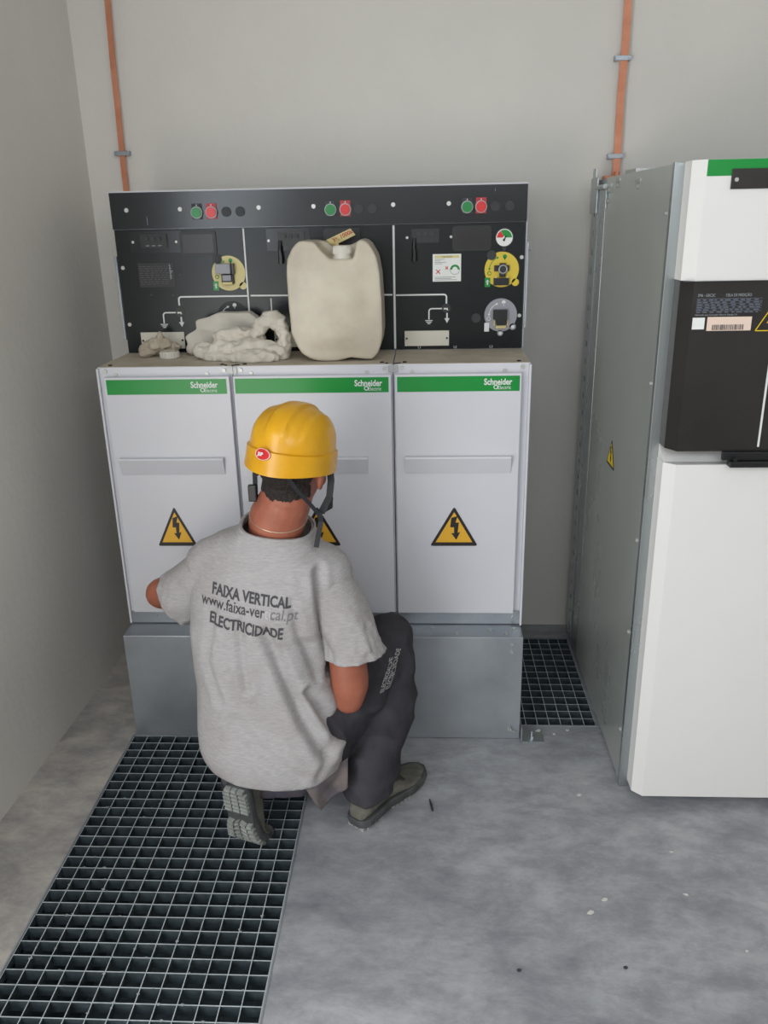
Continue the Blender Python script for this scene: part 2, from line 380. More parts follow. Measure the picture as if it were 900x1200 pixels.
# ------------------------------------------------------------------ three cable compartments
def bolt_tri(cx, zb, w, h, y, parent, mw=None, bright=False, t=.0012):
    """black bordered yellow triangle with a bolt arrow, in the xz plane facing -y"""
    def rt(s, yy, m, nm, th):
        W, H = w*s, h*s; z0 = zb+(h-H)*.36; pts = []; r = .06*w
        C = [(cx-W/2, z0), (cx+W/2, z0), (cx, z0+H)]
        for i in range(3):
            p = Vector(C[i]); q = Vector(C[i-1]); n_ = Vector(C[(i+1) % 3]); a = p+(q-p).normalized()*r; c = p+(n_-p).normalized()*r
            for k in range(5):
                t_ = k/4; pts.append(tuple((1-t_)**2*a+2*t_*(1-t_)*p+t_*t_*c))
        bm = B(); poly(bm, xzp(pts, yy), (0, -th, 0)); return obj(nm, bm, m, parent, xf=mw)
    s1 = rt(1, y, M_warnb, 'warning_sign', t)
    parent2 = s1
    W, H = w, h
    bm = B(); C = [(cx-W*.385, zb+H*.095), (cx+W*.385, zb+H*.095), (cx, zb+H*.86)]
    poly(bm, xzp(C, y-t), (0, -.0005, 0)); obj('yellow_field', bm, M_warn2 if bright else M_warn, s1, xf=mw)
    bm = B(); s = h
    A = [(-.06, .72), (.07, .76), (.03, .60), (.10, .60), (.075, .34), (.13, .36), (.05, .16), (-.06, .33), (0, .33), (.0, .48), (-.08, .48)]
    poly(bm, xzp([(cx+p[0]*w*1.0, zb+p[1]*s) for p in A], y-t-.0005), (0, -.0004, 0)); obj('lightning_bolt', bm, M_warnb, s1, xf=mw)
    return s1
ZD0, ZD1 = .392, 1.104
comp = [(-.593, -.2185, -.572, -.2235, 'white cable compartment cabinet at the left end of the row, near the wall', True),
        (-.2165, .2215, -.2135, .2175, 'white cable compartment cabinet in the middle of the row, behind the yellow helmet', False),
        (.2235, .593, .2275, .5675, 'white cable compartment cabinet at the right end of the row, sign fully in view', False)]
handles = [(-.553, -.256), (-.149, .149), (.253, .545)]
tris = [(-.415, .609, .116, .121), (.0, .609, .13, .121), (.3905, .608, .137, .12)]
band = [(-.565, -.232), (-.2085, .2105), (.2335, .5625)]
txt = [-.252, .197, .546]
for i, (x0, x1, dx0, dx1, lab, _) in enumerate(comp):
    cb = empty('cable_compartment', ((x0+x1)/2, .12, .347), lab, 'electrical cabinet', 'cable compartment cabinets')
    bm = B(); box(bm, x0, x1, 0, .2475, .348, 1.1285, .0015)
    obj('casing', bm, M_white, cb)
    bm = B(); box(bm, x0+.001, x1-.001, .001, .2465, 1.1286, 1.1296); obj('top_plate', bm, M_top, cb, label='dusty cream top plate')
    # galvanized strip under the door
    bm = B(); box(bm, x0, x1, -.004, -.0002, .3485, .387, .001)
    for sx in [(x0*(1-t)+x1*t) for t in (.22, .5, .78)]: cyl(bm, (sx, -.004, .372), (0, -1, 0), .0045, .003, 10)
    obj('base_strip', bm, M_galvd, cb)
    # door
    bm = B(); box(bm, dx0, dx1, -.021, -.0005, ZD0, ZD1, .0018); dr = obj('door', bm, M_white, cb)
    a, b = handles[i]; bm = B()
    poly(bm, [(a, -.0212, .877), (a, -.036, .877), (a, -.038, .873), (a, -.0235, .827), (a, -.0212, .827)], (b-a, 0, 0)); obj('handle_strip', bm, M_white, dr, xf=None)
    bm = B(); p, q = band[i]; box(bm, p, q, -.0218, -.0212, 1.057, 1.098); bd = obj('green_band', bm, M_green, dr, label='green band across the top of the door')
    bm = text_bm('Schneider', .0235, (txt[i]-.079, -.0222, 1.0745), bold=.0006, sx=.80)
    join(bm, text_bm('Electric', .0145, (txt[i]-.042, -.0222, 1.062), bold=0, sx=.82)); ring(bm, (txt[i]-.047, -.0222, 1.068), (0, 1, 0), .005, .0014, 16, 5)
    obj('maker_lettering', bm, M_line, bd)
    bolt_tri(*tris[i], -.0212, dr)
    for c_, a_, r_, h_ in [((sx, -.004, 1.1075), (0, 1, 0), .006, .004) for sx in (x0+.05, x1-.07)]+[((sx, -.0003, 1.118), (0, -1, 0), .0058, .004) for sx in (x0+.022, x1-.022)]+[((sx, .02, 1.1297), (0, 0, 1), .0055, .003) for sx in (x0+.03, x1-.03)]:
        bm = B(); cyl(bm, c_, a_, r_, h_, 10); obj('screw', bm, M_screw if h_ > .003 else M_plug, cb)
    # side flange of the outer cabinets
    if i == 2:
        bm = B(); box(bm, .5875, .5935, -.016, -.0003, .3495, 1.127, .001); obj('edge_flange', bm, M_white, cb)
        bm = B(); box(bm, .562, .590, -.0075, -.0045, .352, .392, .001); cyl(bm, (.568, -.0075, .372), (0, -1, 0), .005, .004, 4); obj('corner_clip', bm, M_galv, cb)
    if i == 0:
        bm = B(); box(bm, -.5935, -.5875, -.010, -.0003, .3495, 1.127, .001); obj('edge_flange', bm, M_white, cb)
for x, lb in ((-.2175, 'small steel joint clip between the left and middle cabinets'), (.2225, 'small steel joint clip between the middle and right cabinets')):
    cl = empty('joint_clip', (x, -.003, 1.108), lb, 'clip')
    bm = B(); box(bm, x-.013, x+.013, -.0035, -.0008, 1.107, 1.127, .0006); box(bm, x-.0022, x+.0022, -.006, -.0036, 1.107, 1.129); obj('plate', bm, M_chrome, cl)
    bm = B(); tube(bm, [(x, -.004, 1.131), (x+.012, -.003, 1.1325), (x+.02, .003, 1.132)], .0016, 6); tube(bm, [(x-.02, .003, 1.132), (x-.014, -.001, 1.132)], .0018, 6); obj('wire_tie', bm, M_black, cl)

# ------------------------------------------------------------------ control panel (tank with its mimic board)
cp = empty('control_panel', (.004, .4, .347), 'dark grey switchgear control panel with buttons and white lines behind the white cabinets', 'control panel')
Y = .249
bm = B(); box(bm, -.590, .596, Y+.004, .60, .3475, 1.582, .001); obj('housing', bm, M_galvd, cp)
bm = B(); box(bm, -.588, .5945, Y, Y+.0038, 1.1305, 1.483, .0008); mb = obj('mimic_board', bm, M_dark, cp)
bm = B(); poly(bm, [(-.588, Y-.0088, 1.4845), (-.588, Y-.0088, 1.583), (-.588, Y+.003, 1.583), (-.588, Y+.003, 1.4845)], (1.184, 0, 0)); fa = obj('upper_fascia', bm, M_dark2, cp)
bm = B(); box(bm, -.589, .597, Y-.006, Y+.36, 1.5832, 1.587); obj('top_cover', bm, M_white, cp)
bm = B(); box(bm, .5965, .5985, Y+.0, Y+.1, 1.131, 1.584); obj('side_edge', bm, M_white, cp)
bm = B(); box(bm, .599, .604, Y-.012, Y+.03, 1.19, 1.43, .001); cyl(bm, (.604, Y+.005, 1.41), (1, 0, 0), .006, .006, 8); obj('side_flap', bm, M_galvd, cp)
bm = B(); box(bm, -.598, -.5905, Y-.002, Y+.03, 1.17, 1.41, .001); obj('side_flap', bm, M_galvd, cp)
YF_ = Y-.0085
def disc(name, x, z, r, m, par, y=Y, h=.0015, seg=32, bev=0):
    bm = B(); cyl(bm, (x, y, z), (0, -1, 0), r, h, seg, bev=bev); return obj(name, bm, m, par, smooth=False)
def plate(name, x0, x1, z0, z1, m, par, y=Y, h=.0015, r=0):
    bm = B()
    if r:
        pts = []
        for cx, cz, a0 in ((x1-r, z1-r, 0), (x0+r, z1-r, PI/2), (x0+r, z0+r, PI), (x1-r, z0+r, 1.5*PI)):
            for k in range(6): a = a0+k*PI/10; pts.append((cx+r*math.cos(a), cz+r*math.sin(a)))
        poly(bm, xzp(pts, y), (0, -h, 0))
    else: box(bm, x0, x1, y-h, y-.0001, z0, z1)
    return obj(name, bm, m, par)
yb = Y-.0098
for gx, rx, ks in ((-.338, -.296, (-.254, -.214)), (.044, .086, (.124, .162)), (.428, .467, (.507, .547))):
    for x, m1, m2, nm in ((gx, M_plug, M_btng, 'green_push_button'), (rx, M_btnrb, M_btnr, 'red_push_button')):
        p = plate(nm, x-.0145, x+.0145, 1.508, 1.550, m1, cp, yb, .002, 0)
        bm = B(); cyl(bm, (x, yb-.002, 1.526), (0, -1, 0), .0165, .006, 28, bev=.001); obj('bezel', bm, M_chrome, p)
        bm = B(); cyl(bm, (x, yb-.008, 1.526), (0, -1, 0), .0143, .005, 28, bev=.0015); obj('button_cap', bm, m2, p)
        bm = B(); box(bm, x-.0012, x+.0012, yb-.0025, yb-.002, 1.544, 1.5475); obj('mark', bm, M_line, p)
    for x in ks: disc('blanking_plug', x, 1.5265, .0135, M_plug, cp, yb, .003, bev=.001)
for x in (-.541, -.386, -.160, -.004, .221, .377):
    bm = B(); cyl(bm, (x, yb, 1.536), (0, -1, 0), .0062, .0035, 14, bev=.001); obj('fascia_screw', bm, M_screw, cp)
for x, z in ((-.575, 1.378), (-.575, 1.215), (.586, 1.388), (.585, 1.225), (-.536, 1.449), (-.409, 1.448), (-.1395, 1.446), (.259, 1.447), (.384, 1.447)):
    r = .0055 if abs(x) > .55 else .0038
    bm = B(); cyl(bm, (x, Y, z), (0, -1, 0), r, .003, 12, bev=.0008); obj('board_screw', bm, M_screw, cp)
bm = B(); box(bm, -.485, -.4838, yb-.0005, yb, 1.495, 1.518); box(bm, .505, .506, yb-.0005, yb, 1.565, 1.572); obj('scratch', bm, M_txtl, cp)
# sockets, relay windows
for x0, x1 in ((-.545, -.392), (-.145, -.02), (.240, .384)):
    c = plate('cable_test_socket', x0, x1, 1.418, 1.478, M_dark2 if x0 < 0 else M_dark, cp, h=.0012)
    ax = x0+.032; plate('socket_block', ax, ax+.078, 1.432, 1.470, M_black, c, Y-.0012, .004, .003)
    for k in range(3):
        bm = B(); cyl(bm, (ax+.02+k*.018, Y-.0052, 1.457), (0, -1, 0), .006, .004, 12); obj('socket', bm, M_plug, c)
        bm = B(); box(bm, ax+.015+k*.018, ax+.025+k*.018, Y-.0060, Y-.0053, 1.4375, 1.4395); obj('socket_mark', bm, M_txtl if x0 < -.3 else M_plug, c)
    if x0 > -.3:
        bm = B(); tube(bm, [(ax+.008, Y-.006, 1.445), (ax+.006, Y-.012, 1.42), (ax+.008, Y-.010, 1.40), (ax+.007, Y-.008, 1.383)], [.005, .006, .007, .008], 6); obj('rubber_plug', bm, M_black, c)
for x0, x1 in ((-.398, -.292), (.02, .125), (.388, .498)):
    c = plate('relay_window', x0, x1, 1.408, 1.476, M_black, cp, h=.004, r=.009)
    plate('window_recess', x0+.008, x1-.008, 1.416, 1.468, M_brown, c, Y-.004, .001, r=.004)
# rating plate
rp = plate('rating_plate', -.530, -.424, 1.322, 1.390, M_black, cp, h=.0012)
bm = B()
for r_ in range(9):
    z = 1.380-r_*.0062; x = -.526
    while x < -.444:
        L = random.uniform(.004, .014); box(bm, x, min(x+L, -.442), Y-.0017, Y-.0013, z, z+.0014); x += L+random.uniform(.002, .006)
obj('small_print', bm, mat('faint_print', (92, 90, 94), .6), rp)
bm = B()
for r_ in range(12): box(bm, -.4375, -.4365+random.uniform(.002, .009), Y-.0017, Y-.0013, 1.384-r_*.0036, 1.3862-r_*.0036)
obj('side_print', bm, M_txtl, rp)
for x, z in ((-.409, 1.356), (-.435, 1.298), (-.50, 1.30)): disc('hole', x, z, .003, M_black, cp, h=.0006, seg=10)
# mimic lines
def strip(pts, wd, m=M_line, nm='mimic_line', par=cp):
    bm = B(); tube(bm, [(p[0], Y-.0009, p[1]) for p in pts], 0, flat=(wd, .0008, (0, -1, 0))); return obj(nm, bm, m, par)
def arcpts(cx, cz, r, a0, a1, n=6): return [(cx+r*math.cos(a0+(a1-a0)*k/n), cz+r*math.sin(a0+(a1-a0)*k/n)) for k in range(n+1)]
for nx, xr, side in ((-.4185, -.212, 0), (.372, .2255, 1), (-.042, .18, 2)):
    if side == 0: strip([(-.213, 1.293)]+arcpts(-.4105, 1.285, .008, PI/2, PI)+[(-.4185, 1.268)], .0022)
    if side == 1: strip([(.2255, 1.288)]+arcpts(.364, 1.280, .008, PI/2, 0)+[(.372, 1.262)], .0022)
    if side == 2: strip([(-.203, 1.2935), (.2145, 1.2895)], .0022); continue
    d = disc('switch_node', nx, 1.249, .0135, M_black, cp, h=.001)
    bm = B(); tube(bm, [(nx-.008, Y-.0016, 1.2475), (nx+.003, Y-.0016, 1.2475), (nx+.003, Y-.0016, 1.243)], 0, flat=(.0022, .0006, (0, -1, 0))); obj('node_mark', bm, M_line, d)
    strip([(nx-.013, 1.248)]+arcpts(nx-.043, 1.240, .008, PI/2, PI)+[(nx-.051, 1.217)], .0018)
    for k, hw in enumerate((.011, .008, .0045)): strip([(nx-.051-hw, 1.214-k*.0045), (nx-.051+hw, 1.214-k*.0045)], .0011)
    strip([(nx+.002, 1.235), (nx+.002, 1.218)], .0022)
    bm = B(); poly(bm, xzp([(nx-.0055, 1.220), (nx+.0095, 1.220), (nx+.002, 1.206)], Y-.0002), (0, -.0015, 0)); obj('line_arrow', bm, M_line, cp)
strip([(-.211, 1.481), (-.2105, 1.135)], .0022); strip([(.2205, 1.481), (.2205, 1.133)], .003)
strip([(-.1435, 1.285), (-.1435, 1.24)], .0016)
# dials
def dial_marks(x, z, m, par, r):
    bm = B(); tube(bm, [(p[0], Y-.0023, p[1]) for p in arcpts(x, z, r*.72, PI*.62, PI*.98, 8)], 0, flat=(.0009, .0004, (0, -1, 0)))
    for a, dr in ((PI*.62, -1), (PI*.98, 1)):
        c = Vector((x+r*.72*math.cos(a), z+r*.72*math.sin(a))); t = Vector((-math.sin(a), math.cos(a)))*dr; n_ = Vector((math.cos(a), math.sin(a)))
        q = [c+t*.005, c-t*.002+n_*.004, c-t*.002-n_*.004]; poly(bm, xzp([tuple(k) for k in q], Y-.0019), (0, -.0007, 0))
    ring(bm, (x-.035, Y-.0022, z-.010), (0, 1, 0), .0048, .0011, 16, 5); cyl(bm, (x+.008, Y-.0019, z+.036), (0, -1, 0), .0058, .0007, 16)
    poly(bm, xzp([(x+.005, z+.033), (x+.011, z+.033), (x+.008, z+.025)], Y-.0019), (0, -.0007, 0))
    obj('dial_marks', bm, m, par)
for x, z, m, kind in ((-.263, 1.358, M_yel2, 0), (.131, 1.359, M_yel, 1), (.530, 1.355, M_yel, 2)):
    bm = B(); cyl(bm, (x, Y-.0002, z), (0, -1, 0), .0492, .0016, 40); cyl(bm, (x+.040, Y-.0002, z-.036), (0, -1, 0), .0105, .0016, 20)
    d = obj('earthing_dial', bm, m, cp); dial_marks(x, z, M_green, d, .049)
    bm = B(); cyl(bm, (x-.030, Y-.0021, z+.040), (0, -1, 0), .0135, .002, 24, bev=.0006); obj('dial_plug', bm, M_plug, d)
    s = plate('earth_symbol_tile', x-.048, x-.032, z-.048, z-.022, M_green, d, Y-.002, .0006)
    bm = B(); box(bm, x-.042, x-.038, Y-.0032, Y-.0026, z-.042, z-.028); box(bm, x-.045, x-.035, Y-.0032, Y-.0026, z-.034, z-.032); obj('earth_symbol', bm, M_line, s)
    bm = B()
    if kind == 0:
        box(bm, x-.032, x+.012, Y-.034, Y-.002, z+.000, z+.028, .002); lv = obj('lever_block', bm, M_greybtn, d)
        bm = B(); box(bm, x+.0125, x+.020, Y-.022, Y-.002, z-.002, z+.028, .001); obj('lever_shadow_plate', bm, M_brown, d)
        bm = B(); box(bm, x-.020, x+.016, Y-.014, Y-.002, z-.030, z-.002, .002); obj('latch', bm, M_black, d)
        bm = B(); box(bm, x-.015, x+.010, Y-.022, Y-.0145, z-.020, z-.004, .001); obj('latch_plate', bm, M_greybtn, d)
        bm = B(); box(bm, x-.018, x+.012, Y-.018, Y-.0145, z-.031, z-.024, .001); obj('brass_lip', bm, M_yel2, d)
    else:
        box(bm, x-.022, x+.021, Y-.010, Y-.002, z-.004, z+.012, .001); box(bm, x-.007, x+.011, Y-.011, Y-.002, z-.020, z+.018, .001); obj('key_slot', bm, M_black, d)
        bm = B(); ring(bm, (x+.003, Y-.013, z+.001), (0, 1, 0), .011, .0028, 24, 8); obj('slot_ring', bm, M_chrome, d)
        bm = B(); cyl(bm, (x+.003, Y-.011, z+.001), (0, -1, 0), .007, .004, 16); obj('slot_core', bm, M_plug, d)
        bm = B(); box(bm, x-.023, x+.021, Y-.012, Y-.002, z-.043, z-.023, .001); obj('latch', bm, M_black, d)
        bm = B(); cyl(bm, (x-.017, Y-.011, z-.0205), (0, -1, 0), .0025, .003, 8); cyl(bm, (x+.016, Y-.011, z-.0205), (0, -1, 0), .0025, .003, 8); obj('rivet', bm, M_yel2, d)
for x, z, mm, kind in ((-.261, 1.231, M_dark2, 0), (.131, 1.229, M_greybtn, 1), (.5305, 1.227, M_greybtn, 2)):
    bm = B(); cyl(bm, (x, Y-.0002, z), (0, -1, 0), .0475, .0016, 40); cyl(bm, (x+.036, Y-.0002, z-.034), (0, -1, 0), .0095, .0016, 20); cyl(bm, (x, Y-.0002, z-.052), (0, -1, 0), .0085, .0016, 20)
    d = obj('switch_dial', bm, mm if kind else M_plug, cp); dial_marks(x, z, M_line, d, .047)
    bm = B(); cyl(bm, (x+.036, Y-.0019, z-.034), (0, -1, 0), .005, .0007, 16); cyl(bm, (x, Y-.0019, z-.052), (0, -1, 0), .005, .0007, 16); box(bm, x-.047, x-.033, Y-.0026, Y-.0020, z-.047, z-.022); obj('dial_symbols', bm, M_line, d)
    if kind:
        bm = B(); poly(bm, xzp([(x-.022, z+.016), (x+.018, z+.016), (x+.018, z-.012), (x+.014, z-.028), (x-.012, z-.028), (x-.014, z-.012), (x-.022, z-.010)], Y-.002), (0, -.014, 0)); obj('switch_lever', bm, M_black, d)
        bm = B(); box(bm, x-.014, x+.016, Y-.008, Y-.002, z-.038, z-.029, .001); box(bm, x-.020, x-.0165, Y-.008, Y-.002, z-.03, z-.014); box(bm, x+.0185, x+.0215, Y-.008, Y-.002, z-.03, z-.014); obj('lever_clip', bm, M_yel2, d)
disc('hidden_knob', .459, 1.219, .0135, M_plug, cp, h=.001)
# pressure gauge
bm = B(); cyl(bm, (.5345, Y-.0002, 1.4425), (0, -1, 0), .0265, .008, 32, bev=.001); cyl(bm, (.5345, Y-.0002, 1.413), (0, -1, 0), .006, .008, 12); ga = obj('pressure_gauge', bm, M_plug, cp)
bm = B(); cyl(bm, (.5345, Y-.0083, 1.4425), (0, -1, 0), .0235, .001, 32); obj('gauge_face', bm, M_stick, ga)
def sector(x, z, r0, r1, a0, a1, y, th=.0005):
    bm = B(); n_ = 12; P = [(x+r1*math.cos(a0+(a1-a0)*k/n_), z+r1*math.sin(a0+(a1-a0)*k/n_)) for k in range(n_+1)]+[(x+r0*math.cos(a1-(a1-a0)*k/n_), z+r0*math.sin(a1-(a1-a0)*k/n_)) for k in range(n_+1)]
    poly(bm, xzp(P, y), (0, -th, 0)); return bm
obj('green_zone', sector(.5345, 1.4425, .004, .021, 0, PI*.66, Y-.0094), M_green, ga); obj('red_zone', sector(.5345, 1.4425, .004, .021, PI*.67, PI, Y-.0094), M_btnr, ga)
bm = B(); tube(bm, [(.533, Y-.0105, 1.434), (.539, Y-.0105, 1.448)], 0, flat=(.0018, .0004, (0, -1, 0))); cyl(bm, (.5335, Y-.0094, 1.436), (0, -1, 0), .0035, .0012, 12); obj('needle', bm, M_black, ga)
# caution sticker
st = plate('caution_sticker', .332, .4135, 1.3245, 1.4005, M_stick, cp, h=.0007)
bm = B(); box(bm, .338, .408, Y-.0012, Y-.0008, 1.3895, 1.3965); obj('yellow_header', bm, M_yel2, st)
bm = text_bm('CAUTION', .0065, (.3735, Y-.0014, 1.3908), align='CENTER', extrude=.0001)
for k, (a, b) in enumerate(((.338, .366), (.338, .354), (.338, .371), (.338, .360))): box(bm, a, b, Y-.0011, Y-.0008, 1.3855-k*.004, 1.3864-k*.004)
for k, (a, b) in enumerate(((.338, .398), (.338, .386), (.338, .402))): box(bm, a, b, Y-.0011, Y-.0008, 1.336-k*.0038, 1.3370-k*.0038)
ring(bm, (.396, Y-.001, 1.357), (0, 1, 0), .0135, .0004, 24, 4); obj('sticker_print', bm, M_txtd, st)
join_ = sector(.396, 1.357, .008, .0133, 0, PI, Y-.0009); obj('sticker_green_arc', join_, M_green, st)
bm = B()
for cx, cz, s in ((.3475, 1.352, .006), (.3725, 1.362, .004)):
    for sg in (-1, 1): tube(bm, [(cx-s, Y-.0012, cz-s*sg), (cx+s, Y-.0012, cz+s*sg)], 0, flat=(.0011, .0003, (0, -1, 0)))
obj('red_cross', bm, M_btnr, st)
# blank label holders
for a, b, z0, z1 in ((-.545, -.413, 1.142, 1.191), (-.403, -.27, 1.142, 1.191), (-.14, -.01, 1.142, 1.188), (.249, .380, 1.1405, 1.1845)):
    if a == -.403: continue
    lb = plate('label_holder', a, b, z0, z1, M_paper, cp, h=.0015)
    for x in (a+.006, b-.006):
        bm = B(); cyl(bm, (x, Y-.0015, (z0+z1)/2), (0, -1, 0), .0032, .0015, 10); obj('label_screw', bm, M_plug, lb)
bm = B()
for s, x in (('L1', .288), ('L2', .394), ('L3', .500), ('L2', -.405)): join(bm, text_bm(s, .010, (x, Y-.0008, 1.1325), extrude=.0001))
obj('phase_marks', bm, M_line, cp)

# ------------------------------------------------------------------ copper earthing strips
def copper(name_label, pts, clamps):
    r = empty('copper_strip', (pts[-1][0], .655, pts[-1][1]), name_label, 'earthing strip')
    bm = B(); tube(bm, [(x, .6475+.0015*math.sin(i*1.7), z) for i, (x, z) in enumerate(pts)], 0, flat=(.0115 if pts[0][0] > 0 else .009, .0018, (0, -1, 0))); obj('strip', bm, M_copper, r)
    for x, z in clamps:
        bm = B(); box(bm, x-.024, x+.024, .6425, .6455, z-.007, z+.007, .001); box(bm, x-.024, x-.017, .646, .6655, z-.007, z+.007); box(bm, x+.017, x+.024, .646, .6655, z-.007, z+.007)
        cyl(bm, (x+.020, .6425, z), (0, -1, 0), .004, .004, 8); cyl(bm, (x-.020, .6425, z), (0, -1, 0), .004, .004, 8); obj('clamp', bm, M_galvd, r)
copper('copper strip on the back wall rising behind the dark panel near the left corner', [(-.655, 2.9), (-.660, 2.45), (-.664, 2.15), (-.669, 1.98), (-.671, 1.86), (-.674, 1.72), (-.674, 1.60), (-.674, 1.40)], [(-.674, 1.715)])
copper('copper strip on the back wall ending at the corner of the tall metering cabinet', [(.932, 2.9), (.926, 2.45), (.921, 2.15), (.922, 1.98), (.919, 1.84), (.921, 1.72), (.920, 1.615)], [(.917, 1.948), (.915, 1.671)])

# ------------------------------------------------------------------ tall right-hand cabinet
rc = empty('metering_cabinet', (1.22, .1, 0), 'tall white metering cabinet with galvanized side and black middle cover, right of the small grating', 'electrical cabinet')
X = .845
bm = B(); box(bm, X+.006, 1.60, -.29, .575, .002, 1.598, .001); obj('carcass', bm, M_galvd, rc)
bm = B(); box(bm, X, X+.0055, -.285, .402, .012, 1.600, .0008); sp = obj('side_panel', bm, M_side, rc)
bm = B(); box(bm, X+.002, X+.032, -.302, -.291, .002, 1.602, .001); box(bm, X-.002, X+.004, -.302, -.284, .002, 1.603, .0008); obj('front_post', bm, M_galv, rc)
bm = B()
bm.free()
for z in (.16, .46, .72, 1.12, 1.50): bm = B(); cyl(bm, (X, -.262, z), (-1, 0, 0), .006, .005, 10, bev=.001); obj('side_bolt', bm, M_screw, rc)
for z in (.62, 1.2, .9, 1.44): bm = B(); cyl(bm, (X, .50, z), (-1, 0, 0), .004, .003, 10); obj('side_bolt', bm, M_screw, rc)
# slotted upright at the back corner
bm = B(); xs_ = X-.016
for k in range(27):
    z0 = .012+k*.0575; box(bm, X-.003, X, .50, .60, z0, z0+.040); box(bm, X-.003, X, .50, .54, z0+.040, z0+.0575); box(bm, X-.003, X, .56, .60, z0+.040, z0+.0575)
box(bm, X-.001, X+.004, .406, .495, .012, 1.57, .001)
obj('slotted_upright', bm, M_galv, rc)
bm = B(); box(bm, X-.008, X-.0035, .505, .612, 1.50, 1.605, .003); box(bm, X-.007, X-.004, .54, .59, 1.60, 1.632, .001); cyl(bm, (X-.008, .505, 1.575), (0, -1, 0), .007, .125, 12); box(bm, X-.006, X-.001, .38, .44, 1.515, 1.566, .001)
obj('corner_bracket', bm, M_galv, rc)
bm = B(); box(bm, X+.03, X+.09, .585, .64, 1.602, 1.612, .001); cyl(bm, (X+.07, .61, 1.612), (0, 0, 1), .010, .012, 6); obj('copper_lug', bm, M_copper, rc)
bm = B()
for y, z in ((.36, 1.565), (.25, 1.575), (.02, 1.565)):
    cyl(bm, (X, y, z), (-1, 0, 0), .007, .006, 8); box(bm, X-.003, X-.0005, y-.03, y+.03, z+.010, z+.017)
cyl(bm, (X, .36, 1.535), (-1, 0, 0), .006, .006, 8); box(bm, X+.01, X+.07, .10, .22, 1.6, 1.61); obj('top_lug', bm, M_screw, rc)
# sign on the side sheet: built facing -y, turned to face -x
mw = Matrix.Translation((X-.0002, .092, 0)) @ Matrix.Rotation(-PI/2, 4, 'Z')
bolt_tri(0, .810, .100, .080, 0, rc, mw=mw, bright=True, t=.001)
# white front: upper door, black cover, lower door, all with a chamfered left edge
def chamf(z0, z1, yf, m, nm, par, xa=.864, xb=.888, x2=1.60, y0=-.303, yc=None):
    bm = B(); yc = yc if yc is not None else -.352
    poly(bm, [(xa, y0, z0), (xa, yc, z0), (xb, yf, z0), (x2, yf, z0), (x2, y0, z0)], (0, 0, z1-z0)); return obj(nm, bm, m, par)
ud = chamf(1.362, 1.603, -.375, M_white2, 'upper_door', rc)
bm = B(); box(bm, .8895, 1.60, -.3762, -.3753, 1.571, 1.6025); obj('green_band', bm, M_green, ud)
bm = B(); box(bm, .939, 1.60, -.3795, -.3764, 1.545, 1.584, .001); obj('name_strip', bm, M_blackbox, ud, label='black name strip over the green band')
bm = B(); cyl(bm, (.949, -.3796, 1.563), (0, -1, 0), .0042, .003, 14, bev=.001); obj('strip_screw', bm, M_screw, ud)
bc = chamf(.985, 1.3605, -.378, M_blackbox, 'black_cover', rc, yc=-.345, xa=.8655, xb=.8855)
bm = B(); box(bm, .8665, 1.6, -.380, -.304, 1.3607, 1.3618); obj('cover_lip', bm, M_plug, rc)
ld = None
bm = B(); poly(bm, [(.864, -.303, .026), (.864, -.352, .026), (.888, -.375, .026), (1.6, -.375, .026), (1.6, -.303, .026)], (0, 0, .926))
# slope the top ledge
bm.verts.ensure_lookup_table()
ld = obj('lower_door', bm, M_white2, rc)
bm = B(); poly(bm, [(.8645, -.304, .9525), (.8645, -.304, .984), (.8645, -.3515, .9525)], (.7355, 0, 0)); obj('sloped_ledge', bm, M_white2, rc)
bm = B(); box(bm, 1.0, 1.60, -.402, -.3785, .952, .966, .002); box(bm, .985, 1.60, -.392, -.379, .966, .986, .002); cyl(bm, (1.01, -.40, .972), (0, -1, 0), .005, .004, 10); obj('handle_bar', bm, M_black, bc)
yc = -.3782
bm = text_bm('SM6 - GBC2C', .0085, (.896, yc, 1.3295), extrude=.0001, sx=.75); join(bm, text_bm('CELA DE MEDIÇÃO', .0085, (.955, yc, 1.3295), extrude=.0001, sx=.75)); join(bm, text_bm('Argenton', .007, (1.045, yc, 1.3295), extrude=.0001))
join(bm, text_bm('Fabricado pela Schneider Electric España S.A.', .0050, (.894, yc, 1.2895), extrude=.0001)); obj('plate_lettering', bm, M_txtl, bc)
bm = B(); random.seed(3)
for r_ in range(6):
    z = 1.3215-r_*.0052; box(bm, .895, 1.034, yc-.0003, yc, z+.0033, z+.0041); x = .896
    while x < 1.03:
        L = random.uniform(.004, .012); box(bm, x, min(x+L, 1.032), yc-.0003, yc, z, z+.0022); x += L+random.uniform(.002, .009)
obj('rating_table', bm, mat('rating_print', (98, 104, 118), .6), bc)
bm = B()
for k in range(9): box(bm, 1.049, 1.057, yc-.0003, yc, 1.298+k*.003, 1.3003+k*.003)
obj('side_code', bm, M_txtl, bc)
bm = B(); box(bm, .890, .916, yc-.0006, yc, 1.2605, 1.2855); obj('square_label', bm, M_stick, bc, label='blank white square label')
bm = B(); box(bm, .9215, 1.016, yc-.0006, yc, 1.257, 1.2865); bl = obj('barcode_label', bm, M_pink, bc, label='pinkish label with a barcode')
bm = B(); x = .933
while x < 1.0:
    L = random.choice((.0006, .0010, .0016)); box(bm, x, x+L, yc-.0009, yc-.0007, 1.2585, 1.270); x += L+random.choice((.0006, .001, .0014))
obj('barcode', bm, M_txtd, bl)
s1 = bolt_tri(1.098, 1.2615, .13, .112, yc+.0001, bc, bright=True)
bm = B()
